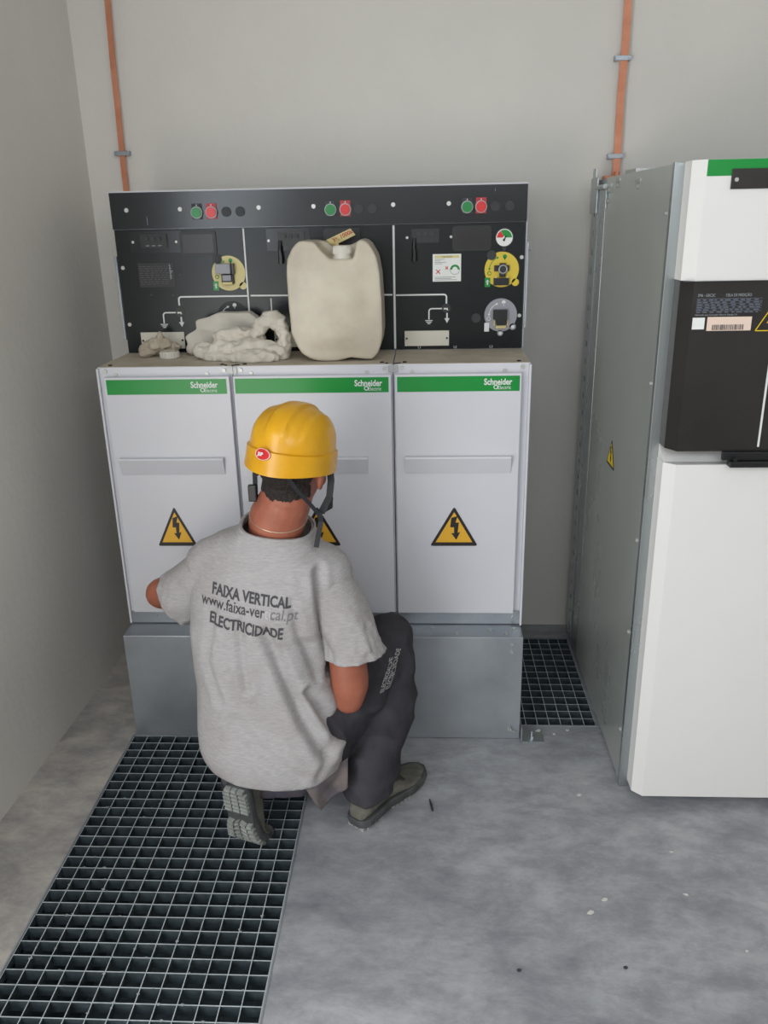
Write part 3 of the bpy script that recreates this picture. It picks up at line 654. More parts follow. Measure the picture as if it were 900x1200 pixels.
for k in range(3):
    P = [(1.098-.072, 1.2560), (1.098+.072, 1.2560), (1.098, 1.380)]; a, b = P[k], P[(k+1) % 3]; tube(bm, [(a[0], yc-.0006, a[1]), (b[0], yc-.0006, b[1])], 0, flat=(.0009, .0004, (0, -1, 0)))
obj('sign_outline', bm, M_warn2, bc)
bm = B(); tube(bm, [(1.066, yc-.0006, .995), (1.066, yc-.0006, 1.24)], 0, flat=(.0022, .0006, (0, -1, 0))); obj('mimic_line', bm, M_line, bc)
bm = B()
random.seed(5)
for a, b in (((.886, 1.034), (.935, 1.072)), ((.888, 1.026), (.915, 1.038)), ((.894, 1.243), (.905, 1.246)), ((.905, 1.05), (.922, 1.062))):
    tube(bm, [(a[0], yc-.0001, a[1]), ((a[0]+b[0])/2, yc-.0001, (a[1]+b[1])/2+.001), (b[0], yc-.0001, b[1])], 0, flat=(.0003, .0002, (0, -1, 0)))
obj('scuff', bm, M_plug, bc)

#@@OBJECTS@@
# ------------------------------------------------------------------ jerrycan
def crumple(bm, amp, sc, seed=0, ridged=True, base=None):
    bm.normal_update()
    for v in bm.verts:
        p = v.co*sc+Vector((seed*3.1, seed*1.7, seed))
        n_ = noise.noise(p); n2 = noise.noise(p*2.3+Vector((5, 1, 2)))
        d = ((1-2*abs(n_))+.55*(1-2*abs(n2))-.7) if ridged else (n_+.5*n2)
        v.co += v.normal*amp*d
        if base is not None and v.co.z < base: v.co.z = base
def plates(bm, amp, sc, seed=0, base=None):
    """crumpled sheet: flat facets meeting in sharp creases"""
    bm.normal_update()
    for v in bm.verts:
        p = Vector((v.co.x*sc*.75, v.co.y*sc, v.co.z*sc*1.25))+Vector((seed, seed*2, 0)); p += Vector((noise.noise(p*.7), noise.noise(p*.7+Vector((4, 0, 0))), 0))*.5
        d, _pts = noise.voronoi(p); v.co += v.normal*amp*(.55-min(1.0, (d[1]-d[0])*1.6))
        if base is not None and v.co.z < base: v.co.z = base
jc = empty('jerrycan', (.065, .13, 1.1302), 'cloudy white plastic jerrycan with a screw cap standing on the middle cabinet', 'jerrycan')
pxo = [(345.2, 409), (350, 416), (357.7, 422), (366, 425), (376, 426), (392, 425.6), (401, 423.4), (407.5, 421.5), (414, 423), (432, 424.4), (439, 417), (443, 406), (445, 392), (444.5, 353), (443, 322), (440, 303.6), (436, 295), (432, 288), (428, 284), (423, 282.5), (418, 283.5)]
pxl_ = [(366, 283), (353, 282.7), (347.5, 287), (343.7, 292), (338, 303.6), (336.4, 322), (337, 353), (338.5, 392)]
def jp(l): return [(.065+(x-390.5)*.00236, 1.1302+max(0, (426-z))*.00222) for x, z in l]
notch = [(415, 297), (413, 304), (387, 304), (378, 295), (370.5, 285)]
full = [(413, 287), (406, 290), (388, 290), (378, 285)]
bm = B(); poly(bm, xzp(jp(pxo+notch+pxl_), .050), (0, .125, 0))
bm2 = B(); poly(bm2, xzp(jp(pxo+full+pxl_), .16), (0, .062, 0)); join(bm, bm2)
bm = fuse(bm, .004, 8, .5)
for v in bm.verts:   # pressed corner panels and a soft centre swelling
    x = v.co.x-.065; z = v.co.z-1.13
    if v.co.y < .10: v.co.y -= .008*math.exp(-((x+.03)/.035)**2)*sstep(.02, .08, z)*sstep(.27, .2, z) if False else .008*math.exp(-((x)/.075)**4)*sstep(.02, .07, z)*sstep(.28, .22, z)
    v.co.z = max(v.co.z, 1.1303)
obj('body', bm, M_jer, jc, smooth=True)
cx = .065+(400-390.5)*.00236; cz = 1.1302+(426-303)*.00222
bm = B(); cyl(bm, (cx, .085, cz-.006), (0, 0, 1), .027, .010, 32, bev=.002)
cyl(bm, (cx, .085, cz+.004), (0, 0, 1), .0235, .006, 32); obj('cap_collar', bm, M_cap, jc)
bm = B(); cyl(bm, (cx, .085, cz+.010), (0, 0, 1), .0245, .021, 36, .0235, bev=.003)
for k in range(36):
    a = 2*PI*k/36; box(bm, cx+.0243*math.cos(a)-.0008, cx+.0243*math.cos(a)+.0008, .085+.0243*math.sin(a)-.0008, .085+.0243*math.sin(a)+.0008, cz+.011, cz+.027)
obj('screw_cap', bm, M_cap, jc)
bm = B(); tube(bm, [(cx-.016, .115, cz+.030), (cx-.02, .15, cz+.045), (cx-.03, .18, cz+.047), (cx-.05, .185, cz+.042), (cx-.04, .16, cz+.035), (cx-.012, .13, cz+.03)], 0, flat=(.004, .0008, (0, 0, 1)))
tg = empty('tag', (.075, .17, 1.45), 'yellowish card tag on a ribbon leaning behind the jerrycan cap', 'tag')
obj('ribbon', bm, M_tag, tg)
bm = B(); P = [(.036, 1.447), (.104, 1.476), (.118, 1.459), (.058, 1.432)]; poly(bm, xzp(P, .166), (0, .0012, 0)); obj('card', bm, M_tag, tg)
bm = text_bm('Yt. 1000k', .0155, (.056, .1652, 1.4405), rot=(PI/2, -math.radians(23), 0), bold=.0003, extrude=.0001); obj('writing', bm, M_btnrb, tg)

# ------------------------------------------------------------------ cloths and ring cap
fold = [(-.352, 1.233), (-.28, 1.251), (-.199, 1.252), (-.176, 1.235), (-.172, 1.195), (-.231, 1.180), (-.303, 1.165), (-.383, 1.155), (-.39, 1.185), (-.352, 1.203)]
bm = B(); poly(bm, xzp(fold, .185), (0, .035, 0)); bmesh.ops.triangulate(bm, faces=bm.faces)
caps(bm, [(-.375, .20, 1.150), (-.28, .20, 1.153), (-.19, .205, 1.160)], [.018, .020, .020])
bm = fuse(bm, .0035, 5)
for v in bm.verts:
    v.co.y -= .010*math.sin((v.co.x+v.co.z*1.6)*40)*sstep(1.15, 1.23, v.co.z)*.5 + (1.25-v.co.z)*.06
plates(bm, .006, 11, 7, base=1.1303)
obj('folded_cloth', bm, M_paperc, label='folded whitish cloth lying behind the crumpled one, against the dark panel', cat='cloth', smooth=True)
bm = B()
caps(bm, [(-.325, .12, 1.150), (-.27, .115, 1.155), (-.20, .10, 1.160), (-.13, .10, 1.150), (-.098, .105, 1.150)], [.017, .024, .030, .024, .021])
caps(bm, [(-.27, .13, 1.182), (-.22, .13, 1.190), (-.185, .13, 1.195), (-.165, .13, 1.19)], [.020, .022, .016, .014])
caps(bm, [(-.185, .12, 1.175), (-.165, .12, 1.215), (-.135, .12, 1.239), (-.114, .12, 1.240), (-.096, .115, 1.222), (-.090, .11, 1.19), (-.090, .11, 1.16)], [.016, .012, .011, .012, .013, .015, .018])
caps(bm, [(-.30, .10, 1.140), (-.23, .075, 1.137), (-.17, .065, 1.137), (-.12, .07, 1.138)], [.011, .016, .017, .013])
bm = fuse(bm, .003, 6); crumple(bm, .008, 8, 4, base=1.1303); plates(bm, .013, 17, 2, base=1.1303); plates(bm, .006, 36, 5, base=1.1303)
obj('crumpled_cloth', bm, M_rag, label='large crumpled white cloth with an open loop, left of the jerrycan', cat='cloth', smooth=True)
bm = B(); caps(bm, [(-.515, .19, 1.148), (-.48, .185, 1.158), (-.455, .19, 1.165)], [.016, .024, .016]); caps(bm, [(-.475, .19, 1.17), (-.468, .19, 1.188)], [.015, .008]); caps(bm, [(-.455, .20, 1.15), (-.42, .205, 1.15)], [.018, .010]); ell(bm, (-.50, .17, 1.14), (.025, .02, .011))
bm = fuse(bm, .0025, 3); plates(bm, .011, 34, 9, base=1.1303)
obj('crumpled_glove', bm, M_rag2, label='small crumpled beige rag at the left end of the cabinet tops', cat='rag', smooth=True)
rg = empty('ring_cap', (-.433, .150, 1.1302), 'ribbed cream plastic ring cap beside the small beige rag', 'cap')
bm = B(); cyl(bm, (-.433, .150, 1.1303), (0, 0, 1), .026, .019, 40, .0255, bev=.002)
for k in range(22):
    a = 2*PI*k/22; x, y = -.433+.0265*math.cos(a), .150+.0265*math.sin(a); cyl(bm, (x, y, 1.132), (0, 0, 1), .0018, .015, 6)
obj('ribbed_ring', bm, M_cap, rg)
bm = B(); ring(bm, (-.433, .150, 1.1495), (0, 0, 1), .0205, .0018, 28, 6); obj('rim', bm, M_rag2, rg)

# ------------------------------------------------------------------ the kneeling man
pn = empty('person', (-.05, -.40, 0), 'person in yellow helmet and grey T-shirt kneeling with back turned before the cabinets', 'person')
HEAD = Matrix.Translation((.002, -.42, .985)) @ Matrix.Rotation(math.radians(-17), 4, 'Z') @ Matrix.Rotation(math.radians(7), 4, 'Y') @ Matrix.Rotation(math.radians(-9), 4, 'X')
def hl(x, y, z): return HEAD @ Vector((x, y, z))
def hand(bm, m, curl=35, side=1):
    q = B()
    ell(q, (0, .045, 0), (.038, .046, .014)); ell(q, (.0, .075, .002), (.039, .02, .012)); caps(q, [(0, -.02, 0), (0, .02, 0)], [.026, .026])
    for k, (x, L, a) in enumerate(((-.030, .062, 4), (-.010, .074, 1), (.011, .070, -2), (.030, .056, -6))):
        p = Vector((x, .082, .001)); pts = [Vector((x*.8, .05, 0)), p.copy()]; ang = 8; d = L*.42
        for s in range(3):
            ang += curl*(.7, 1, .8)[s]; p = p+Vector((-math.sin(math.radians(a))*d, math.cos(math.radians(ang))*d, -math.sin(math.radians(ang))*d)); pts.append(p.copy()); d *= .72
        caps(q, pts, [.009, .0092, .0085, .0078, .0066], 10)
    caps(q, [(-.025*side, .015, -.004), (-.047*side, .045, -.010), (-.050*side, .075, -.022), (-.042*side, .095, -.032)], [.013, .0115, .010, .0082], 10)
    q.transform(m); join(bm, q)
bm = B()
# head
q = B()
ell(q, (0, -.005, .015), (.075, .094, .090)); ell(q, (0, .03, -.055), (.058, .062, .062)); ell(q, (0, .052, -.098), (.034, .032, .024)); ell(q, (0, .06, -.03), (.055, .035, .05))
caps(q, [(0, .095, -.01), (0, .112, -.045)], [.009, .014]); ell(q, (-.012, .106, -.048), (.008, .008, .006)); ell(q, (.012, .106, -.048), (.008, .008, .006))
ell(q, (0, .092, -.074), (.024, .010, .0055)); ell(q, (0, .090, -.083), (.021, .010, .006)); ell(q, (0, .085, .004), (.052, .016, .011))
for s in (-1, 1):
    ell(q, (s*.079, -.006, -.022), (.009, .020, .033), Matrix.Rotation(s*.35, 3, 'Z')); ell(q, (s*.080, -.002, -.047), (.006, .010, .012)); ell(q, (s*.05, .06, -.045), (.018, .02, .02))
q.transform(HEAD); join(bm, q)
caps(bm, [(-.002, -.420, .95), (-.016, -.418, .89), (-.044, -.402, .832), (-.060, -.382, .77)], [.058, .061, .069, .060])
caps(bm, [(-.22, -.355, .69), (-.07, -.375, .70), (.055, -.385, .675)], [.042, .055, .045])
bm2 = B(); loft(bm2, [(-.08, -.41, .20, .11, .08), (-.093, -.42, .29, .14, .10), (-.11, -.40, .46, .13, .095), (-.10, -.385, .64, .14, .09, -.2), (-.08, -.38, .75, .11, .07, -.2)], 32, 3); join(bm, bm2)
# arms
caps(bm, [(.055, -.388, .675), (.108, -.412, .54), (.118, -.430, .400), (.113, -.432, .358)], [.047, .047, .048, .040], 24)
caps(bm, [(.117, -.432, .385), (.100, -.34, .43), (.055, -.24, .465), (.03, -.20, .475)], [.045, .044, .034, .027], 24)
caps(bm, [(-.22, -.358, .685), (-.31, -.32, .625), (-.393, -.275, .575), (-.402, -.262, .566)], [.042, .041, .041, .035], 24)
caps(bm, [(-.393, -.27, .572), (-.35, -.23, .54), (-.29, -.20, .50), (-.265, -.185, .485)], [.040, .039, .030, .026], 24)
hand(bm, Matrix.Translation((.025, -.20, .475)) @ Matrix.Rotation(.35, 4, 'Z') @ Matrix.Rotation(.1, 4, 'X'), 38, 1)
hand(bm, Matrix.Translation((-.262, -.183, .482)) @ Matrix.Rotation(-.5, 4, 'Z') @ Matrix.Rotation(-.15, 4, 'X'), 22, -1)
# legs and feet
caps(bm, [(.02, -.41, .22), (.12, -.31, .33), (.212, -.215, .425)], [.075, .06, .045]); caps(bm, [(.208, -.215, .425), (.208, -.27, .26), (.155, -.43, .10)], [.045, .045, .034])
caps(bm, [(.150, -.450, .056), (.18, -.41, .044), (.215, -.362, .036)], [.018, .014, .010])
caps(bm, [(-.13, -.40, .20), (-.17, -.24, .12), (-.18, -.19, .085)], [.07, .06, .045]); caps(bm, [(-.18, -.19, .085), (-.185, -.32, .095), (-.185, -.45, .115)], [.045, .042, .03])
caps(bm, [(-.185, -.45, .115), (-.172, -.485, .115)], [.024, .022])
bm = fuse(bm, .0048, 5)
body = obj('body', bm, M_skin, pn, smooth=True)
for s in (-1, 1):
    bm = B(); ell(bm, hl(s*.031, .086, -.016), (.0115, .0115, .0115)); obj('eye', bm, M_eye, pn, smooth=True)
# hair
q = B(); q.from_mesh(body.data); q.transform(Matrix.Translation(ROOTS[body.name])); q.transform(HEAD.inverted())
def hairok(p):
    low = -.092+.006*noise.noise(Vector((p.x*120, p.y*120, 0)))+.016*sstep(.015, .062, abs(p.x))
    return low < p.z < .06 and p.y < .0+.03*sstep(-.05, .02, p.z) and not (abs(p.x) > .055 and p.y > -.022 and p.z < .0) and abs(p.x) < .078
bmesh.ops.delete(q, geom=[v for v in q.verts if v.co.z < -.13 or v.co.z > .1], context='VERTS')
bmesh.ops.subdivide_edges(q, edges=q.edges[:], cuts=1, use_grid_fill=True)
bmesh.ops.delete(q, geom=[f for f in q.faces if not hairok(f.calc_center_median())], context='FACES')
bmesh.ops.delete(q, geom=[v for v in q.verts if not v.link_faces], context='VERTS')
q.normal_update()
for v in q.verts: v.co += v.normal*(.0028*sstep(-.098, -.07, v.co.z)+.0012+.0014*noise.noise(Vector((v.co.x*220, v.co.y*220, v.co.z*35))))
q.transform(HEAD); obj('hair', q, M_hair, pn, smooth=True)
# hard hat
def helm_r(u):
    """profile: u 0..1 band, 1..2 dome -> (radial factor, z)"""
    if u <= 1: return 1.0+.012*(1-u), -.012+.040*u
    t = (u-1)*PI/2; return .945*math.cos(t)**.86, .030+.098*math.sin(t)**.98
q = B(); NP = 96; rows = []
US = [0, .15, .5, .85, .97, 1.0, 1.001, 1.03]+[1+.03+.965*k/26 for k in range(1, 27)]
for u in US:
    row = []
    for j in range(NP):
        a = 2*PI*j/NP; ca, sa = math.cos(a), math.sin(a); rf, z = helm_r(u)
        ax, ay = .0995, .124
        x, y = ax*rf*ca, ay*rf*sa
        if u <= 1:
            back = max(0, -sa); front = max(0, sa)
            z -= (.012*back**2+.004*abs(ca)**4)*(1-u); y += .03*front**3*(1-u*.5)
        else:
            # three raised bands running front to back
            w_ = sstep(1.06, 1.25, u); h = 0
            ridge = sstep(.027, .021, abs(x))*.0042+sstep(.052, .058, abs(x))*sstep(.088, .08, abs(x))*.0030
            n_ = Vector((ca*.9, sa*.9, .6)).normalized(); k = ridge*w_
            x += n_.x*k*sstep(0, .5, 2-u)*.6; y += n_.y*k; z += k
        row.append(q.verts.new((x, y, z)))
    rows.append(row)
for i in range(len(rows)-1):
    for j in range(NP): q.faces.new((rows[i][j], rows[i][(j+1) % NP], rows[i+1][(j+1) % NP], rows[i+1][j]))
q.faces.new(rows[-1])
q = evalmesh(q, [('SOLIDIFY', dict(thickness=.003, offset=-1))]); q.transform(HEAD)
hh = obj('hard_hat', q, M_helm, pn, smooth=True, ang=32, label='yellow hard hat with raised ribs')
q = B(); th = math.radians(-92); bx, by = .109*math.cos(th), -.134
bdm = HEAD @ Matrix.Translation((-.014, -.1235, .022)) @ Matrix.Rotation(-.16, 4, 'Z') @ Matrix.Rotation(-.12, 4, 'X')
cyl(q, (0, 0, 0), (0, -1, 0), .0195, .0035, 32, bev=.001)
for v in q.verts: v.co.z *= .66; v.co.y += (v.co.x/.02)**2*.003
q.transform(bdm); bd = obj('badge', q, M_red, hh, label='small oval red badge')
q = B(); cyl(q, (0, -.0036, 0), (0, -1, 0), .0165, .0006, 32)
for v in q.verts: v.co.z *= .62; v.co.y += (v.co.x/.02)**2*.003
q2 = text_bm('JSP', .0105, (-.0088, -.0066, -.0036), bold=.0004, extrude=.0002); q2.transform(bdm); q.free()
obj('badge_lettering', q2, M_line, bd)
q = B(); ring(q, (0, -.0035, 0), (0, 1, 0), .0185, .0008, 32, 6)
for v in q.verts: v.co.z *= .66; v.co.y += (v.co.x/.02)**2*.003
q.transform(bdm); obj('badge_rim', q, M_line, bd)
q = B(); q3 = [(-.022, -.103, -.018), (0, -.106, -.020), (.022, -.103, -.018)]; tube(q, [hl(*p) for p in q3], 0, flat=(.007, .002, (0, 0, 1))); obj('headband_tab', q, M_red, hh)
def web(pts, nm='chin_strap', wd=.0055, m=M_strap, nrm=(0, -1, .2)):
    q = B(); tube(q, pts, 0, flat=(wd, .0011, nrm)); return obj(nm, q, m, hh)
web([(-.078, -.43, .985), (-.085, -.425, .95), (-.088, -.42, .90), (-.084, -.40, .862), (-.05, -.35, .86)])
q = B(); box(q, -.103, -.083, -.433, -.419, .885, .925, .003); obj('buckle', q, M_black, hh)
web([(.000, -.522, .985), (.022, -.506, .940), (.046, -.484, .900), (.064, -.468, .868)], wd=.0045)
web([(.090, -.430, .980), (.092, -.43, .935), (.088, -.44, .900), (.070, -.462, .868)], wd=.008)
web([(.066, -.468, .872), (.068, -.458, .845), (.060, -.462, .81), (.055, -.468, .785)], wd=.006)
web([(.07, -.46, .87), (.085, -.41, .865), (.08, -.35, .865)], wd=.006)
# necklace
q = B(); q.from_mesh(body.data); q.transform(Matrix.Translation(ROOTS[body.name])); nb = BVHTree.FromBMesh(q); q.free()
pts = []
for k in range(60):
    a = 2*PI*k/60; d = Vector((math.cos(a), math.sin(a), 0)); h = nb.ray_cast(Vector((-.035, -.405, .842-.010*math.cos(a)+.020*math.sin(a)))+d*.11, -d)
    if h[0] is not None and (h[0]-Vector((-.035, -.405, .84))).length < .1: pts.append(h[0]+d*.0012)
for _ in range(3): pts = [(pts[i-1]+pts[i]*2+pts[(i+1) % len(pts)])/4 for i in range(len(pts))]
q = B(); tube(q, pts+[pts[0]], .0011, 6); q2 = obj('necklace', q, M_necklace, pn, smooth=True)

# T-shirt
TR = [(-.082, -.440, .15, .160, .128), (-.080, -.438, .19, .170, .141), (-.086, -.432, .235, .187, .149), (-.092, -.425, .293, .184, .142), (-.103, -.41, .388, .170, .130), (-.110, -.402, .481, .168, .124, -.1), (-.107, -.392, .56, .176, .118, -.18), (-.098, -.385, .643, .182, .112, -.22), (-.090, -.38, .705, .176, .102, -.22), (-.078, -.378, .752, .140, .090, -.2), (-.060, -.381, .790, .106, .088, -.15), (-.050, -.390, .818, .083, .082, -.1), (-.044, -.395, .86, .078, .08)]
q = B(); loft(q, TR, 64, 8)
caps(q, [(-.03, -.385, .735), (.064, -.388, .688)], [.07, .070]); caps(q, [(-.14, -.375, .735), (-.228, -.36, .698)], [.070, .066])
q = fuse(q, .0065, 10)
FOLDS = [([(-.137, .60), (-.121, .44)], .010, .006), ([(-.069, .58), (-.02, .44), (.011, .356), (.063, .263)], .014, .011), ([(.055, .72), (.060, .62), (.068, .466), (.095, .33), (.11, .27)], .010, .009),
         ([(.02, .42), (.05, .36), (.09, .28)], .009, .010), ([(-.004, .66), (.013, .55), (.045, .45)], .010, .005), ([(-.20, .64), (-.22, .5), (-.19, .4)], .010, .004), ([(.085, .33), (.065, .25), (.04, .21)], .009, .003), ([(.085, .62), (.075, .53), (.06, .43)], .007, .008), ([(-.16, .36), (-.06, .27), (.0, .22)], .014, .004)]
def segd(p, a, b):
    ab = (b[0]-a[0], b[1]-a[1]); t = max(0, min(1, ((p[0]-a[0])*ab[0]+(p[1]-a[1])*ab[1])/(ab[0]**2+ab[1]**2)))
    return math.hypot(p[0]-a[0]-t*ab[0], p[1]-a[1]-t*ab[1])
q.normal_update()
for v in q.verts:
    c = v.co; d = 0
    if c.y < -.36:
        for pl_, wd, am in FOLDS:
            ds = min(segd((c.x, c.z), pl_[i], pl_[i+1]) for i in range(len(pl_)-1))
            if ds < wd*4: d += 1.55*am*(-math.exp(-(ds/wd)**2)+.45*math.exp(-((ds-wd*1.9)/wd)**2))
    pz = Vector((c.x*9+c.z*4, c.y*9, c.z*6-c.x*3)); k = .3+1.0*sstep(-.1, .08, c.x)*sstep(.62, .4, c.z)+.35*sstep(.36, .2, c.z)
    d += .0064*k*(1-2.2*abs(noise.noise(pz))-.35)+.0014*noise.noise(c*30)
    # cloth pulled in at the waist on his right
    v.co = c+v.normal*d
for _ in range(2): bmesh.ops.smooth_vert(q, verts=q.verts, factor=.5, use_axis_x=True, use_axis_y=True, use_axis_z=True)
# hem and collar: open edges
def cut(bm, co, no, sel=None):
    g = list(bm.verts)+list(bm.edges)+list(bm.faces) if sel is None else sel
    r = bmesh.ops.bisect_plane(bm, geom=g, plane_co=co, plane_no=no, clear_outer=True, dist=1e-5)
cut(q, (-.085, -.57, .192), Vector((-.08, .26, -1)))
cut(q, (-.050, -.39, .815), Vector((.14, -.10, 1)))
shirt_bvh_bm = q.copy()
# sleeves
def sleeve(pts, rs, co, no, seed, am):
    s = B(); caps(s, pts, rs, 28); s = fuse(s, .006, 5); s.normal_update()
    ax = (Vector(pts[-1])-Vector(pts[0])).normalized()
    for v in s.verts:
        t = (v.co-Vector(pts[0])).dot(ax); r_ = v.co-Vector(pts[0])-ax*t
        p = Vector((r_.x*26, r_.y*26, t*9+seed)); v.co += v.normal*(am*sstep(.02, .16, t)*(1-2.3*abs(noise.noise(p)))+.0040*sstep(.05, .2, t)*noise.noise(Vector((v.co.x*70, v.co.y*70, v.co.z*40))))
    cut(s, co, Vector(no)); return s
sR = sleeve([(.050, -.386, .672), (.095, -.402, .59), (.130, -.420, .49), (.140, -.425, .43)], [.073, .071, .074, .077], (.135, -.422, .484), (.10, -.05, -1), 1, .0060)
sL = sleeve([(-.215, -.362, .685), (-.275, -.335, .635), (-.325, -.312, .585), (-.365, -.29, .545)], [.067, .067, .072, .075], (-.338, -.305, .590), (-.80, .30, -.52), 4, .003)
join(q, sR); join(q, sL)
bmesh.ops.recalc_face_normals(q, faces=q.faces)
q = evalmesh(q, [('SOLIDIFY', dict(thickness=.0028, offset=-1))])
ts = obj('t_shirt', q, M_tee, pn, smooth=True)
# hem stitching and collar rib
bvh = BVHTree.FromBMesh(shirt_bvh_bm)
def on_back(x, z, off=.001, tree=None):
    h = (tree or bvh).ray_cast(Vector((x, -1.2, z)), Vector((0, 1, 0)))
    return None if h[0] is None else h[0]+Vector((0, -off, 0))
def rim_ring(co, no, c0, lift, rad, nm, m, step=90):
    pts = []; no = Vector(no).normalized(); u = no.orthogonal().normalized(); w2 = no.cross(u)
    for k in range(step):
        a = 2*PI*k/step; d = u*math.cos(a)+w2*math.sin(a); h = bvh.ray_cast(Vector(co)+no*-lift+d*.6, -d)
        if h[0] is not None: pts.append(h[0])
    return pts
pts = rim_ring((-.050, -.39, .815), (.14, -.10, 1), None, .0085, 0, '', None)
for _ in range(6): pts = [(pts[i-1]+pts[i]*2+pts[(i+1) % len(pts)])/4 for i in range(len(pts))]
g = B(); n_ = len(pts)
for i in range(n_):
    pass
tube(g, pts+[pts[0]], 0, flat=(.0026, .0095, (.14, -.10, 1))); obj('collar_rib', g, M_tee, ts, smooth=False)
def cloth_text(s, size, x, z, ang, sx, bold, m, nm, shear=0, par=None, tree=None, off=.0012):
    t = text_bm(s, size, (x, -.8, z), rot=(PI/2, math.radians(ang), 0), bold=bold, extrude=0, sx=sx, shear=shear)
    bmesh.ops.triangulate(t, faces=t.faces)
    bmesh.ops.subdivide_edges(t, edges=[e for e in t.edges if e.calc_length() > .006], cuts=1)
    bmesh.ops.triangulate(t, faces=t.faces)
    for v in t.verts:
        p = on_back(v.co.x, v.co.z, off, tree)
        if p: v.co = p
    return obj(nm, t, m, par or ts)
M_ink = mat('shirt_ink', (74, 72, 76), .9); M_ink2 = mat('worn_shirt_ink', (122, 119, 122), .9); M_ink3 = mat('faded_shirt_ink', (186, 183, 186), .9)
cloth_text('FAIXA VERTICAL', .0375, -.203, .666, 6, .70, .0012, M_ink, 'shirt_lettering')
cloth_text('www.faixa-ver', .0385, -.232, .638, 6, .72, .0004, M_ink, 'shirt_lettering')
cloth_text('ti', .0385, -.070, .621, 6, .72, 0, M_ink3, 'shirt_lettering')
cloth_text('cal.pt', .0385, -.059, .620, 6, .80, .0002, M_ink2, 'shirt_lettering', shear=.15)
cloth_text('ELECTRICIDADE', .0375, -.213, .594, 7, .68, .0012, M_ink, 'shirt_lettering')

# trousers
q = B(); ell(q, (-.080, -.435, .235), (.166, .134, .108)); caps(q, [(.005, -.425, .235), (.09, -.35, .31), (.165, -.265, .385), (.205, -.228, .418)], [.108, .100, .086, .068], 28)
caps(q, [(.208, -.222, .418), (.212, -.240, .30), (.190, -.32, .205), (.160, -.418, .125), (.155, -.436, .07)], [.066, .074, .076, .071, .067], 28)
caps(q, [(-.13, -.41, .21), (-.17, -.26, .14), (-.185, -.20, .088)], [.10, .09, .07]); caps(q, [(-.18, -.20, .082), (-.185, -.32, .09), (-.175, -.43, .115), (-.168, -.47, .125)], [.070, .066, .054, .050])
q = fuse(q, .006, 6); q.normal_update()
for v in q.verts:
    c = v.co; v.co = c+v.normal*(.0115*(1-2.2*abs(noise.noise(Vector((c.x*7+c.y*3, c.y*7, c.z*13+c.x*6))))-.35)+.003*noise.noise(c*34)); v.co.z = max(v.co.z, .008)
cut(q, (.155, -.40, .078), Vector((0, 0, -1)), [e for e in list(q.verts)+list(q.edges)+list(q.faces) if (e.co.x if isinstance(e, bmesh.types.BMVert) else (sum((v.co for v in e.verts), Vector())/len(e.verts)).x) > .05])
tr_bvh = BVHTree.FromBMesh(q)
q = evalmesh(q, [('SOLIDIFY', dict(thickness=.003, offset=-1))])
tro = obj('trousers', q, M_trou, pn, smooth=True)
# waistband peeping under the shirt
q = B(); pts = []
for k in range(49):
    a = PI*1.0+PI*.80*k/48; h = tr_bvh.ray_cast(Vector((-.08+.5*math.cos(a), -.435+.5*math.sin(a), .150)), Vector((-math.cos(a), -math.sin(a), 0)))
    if h[0]: pts.append(h[0]+Vector((math.cos(a), math.sin(a), 0))*.004)
tube(q, pts, 0, flat=(.0022, .034, (0, 0, 1))); obj('waistband', q, M_trou2, tro, smooth=True, label='faded blue waistband')
q = B(); N = 12; P4 = [Vector((.010, -.555, .180)), Vector((.112, -.490, .215)), Vector((.108, -.500, .145)), Vector((.046, -.555, .112))]; g = []
for i in range(N+1):
    row = []
    for j in range(N+1):
        s, t = i/N, j/N; p = (P4[0]*(1-s)+P4[1]*s)*(1-t)+(P4[3]*(1-s)+P4[2]*s)*t; p += Vector((.2, -1, 0))*.008*(math.sin(s*5+t*3)+noise.noise(p*40)); row.append(q.verts.new(p))
    g.append(row)
for i in range(N):
    for j in range(N): q.faces.new((g[i][j], g[i+1][j], g[i+1][j+1], g[i][j+1]))
q = evalmesh(q, [('SOLIDIFY', dict(thickness=.003, offset=0))]); obj('pocket_flap', q, M_flap, tro, smooth=True, label='turned-out brownish grey pocket lining')
M_black2 = mat('leg_strip_ink', (44, 44, 48), .9); M_legt = mat('leg_lettering', (164, 162, 162), .9)
def leg_text(s, size, x, z, ang, sx): return cloth_text(s, size, x, z, ang, sx, .0003, M_legt, 'leg_lettering', par=tro, tree=tr_bvh, off=.0015)
leg_text('ELECTRICIDADE', .017, .213, .330, -72, .78); leg_text('ELECTRICIDADE', .014, .198, .332, -72, .78)

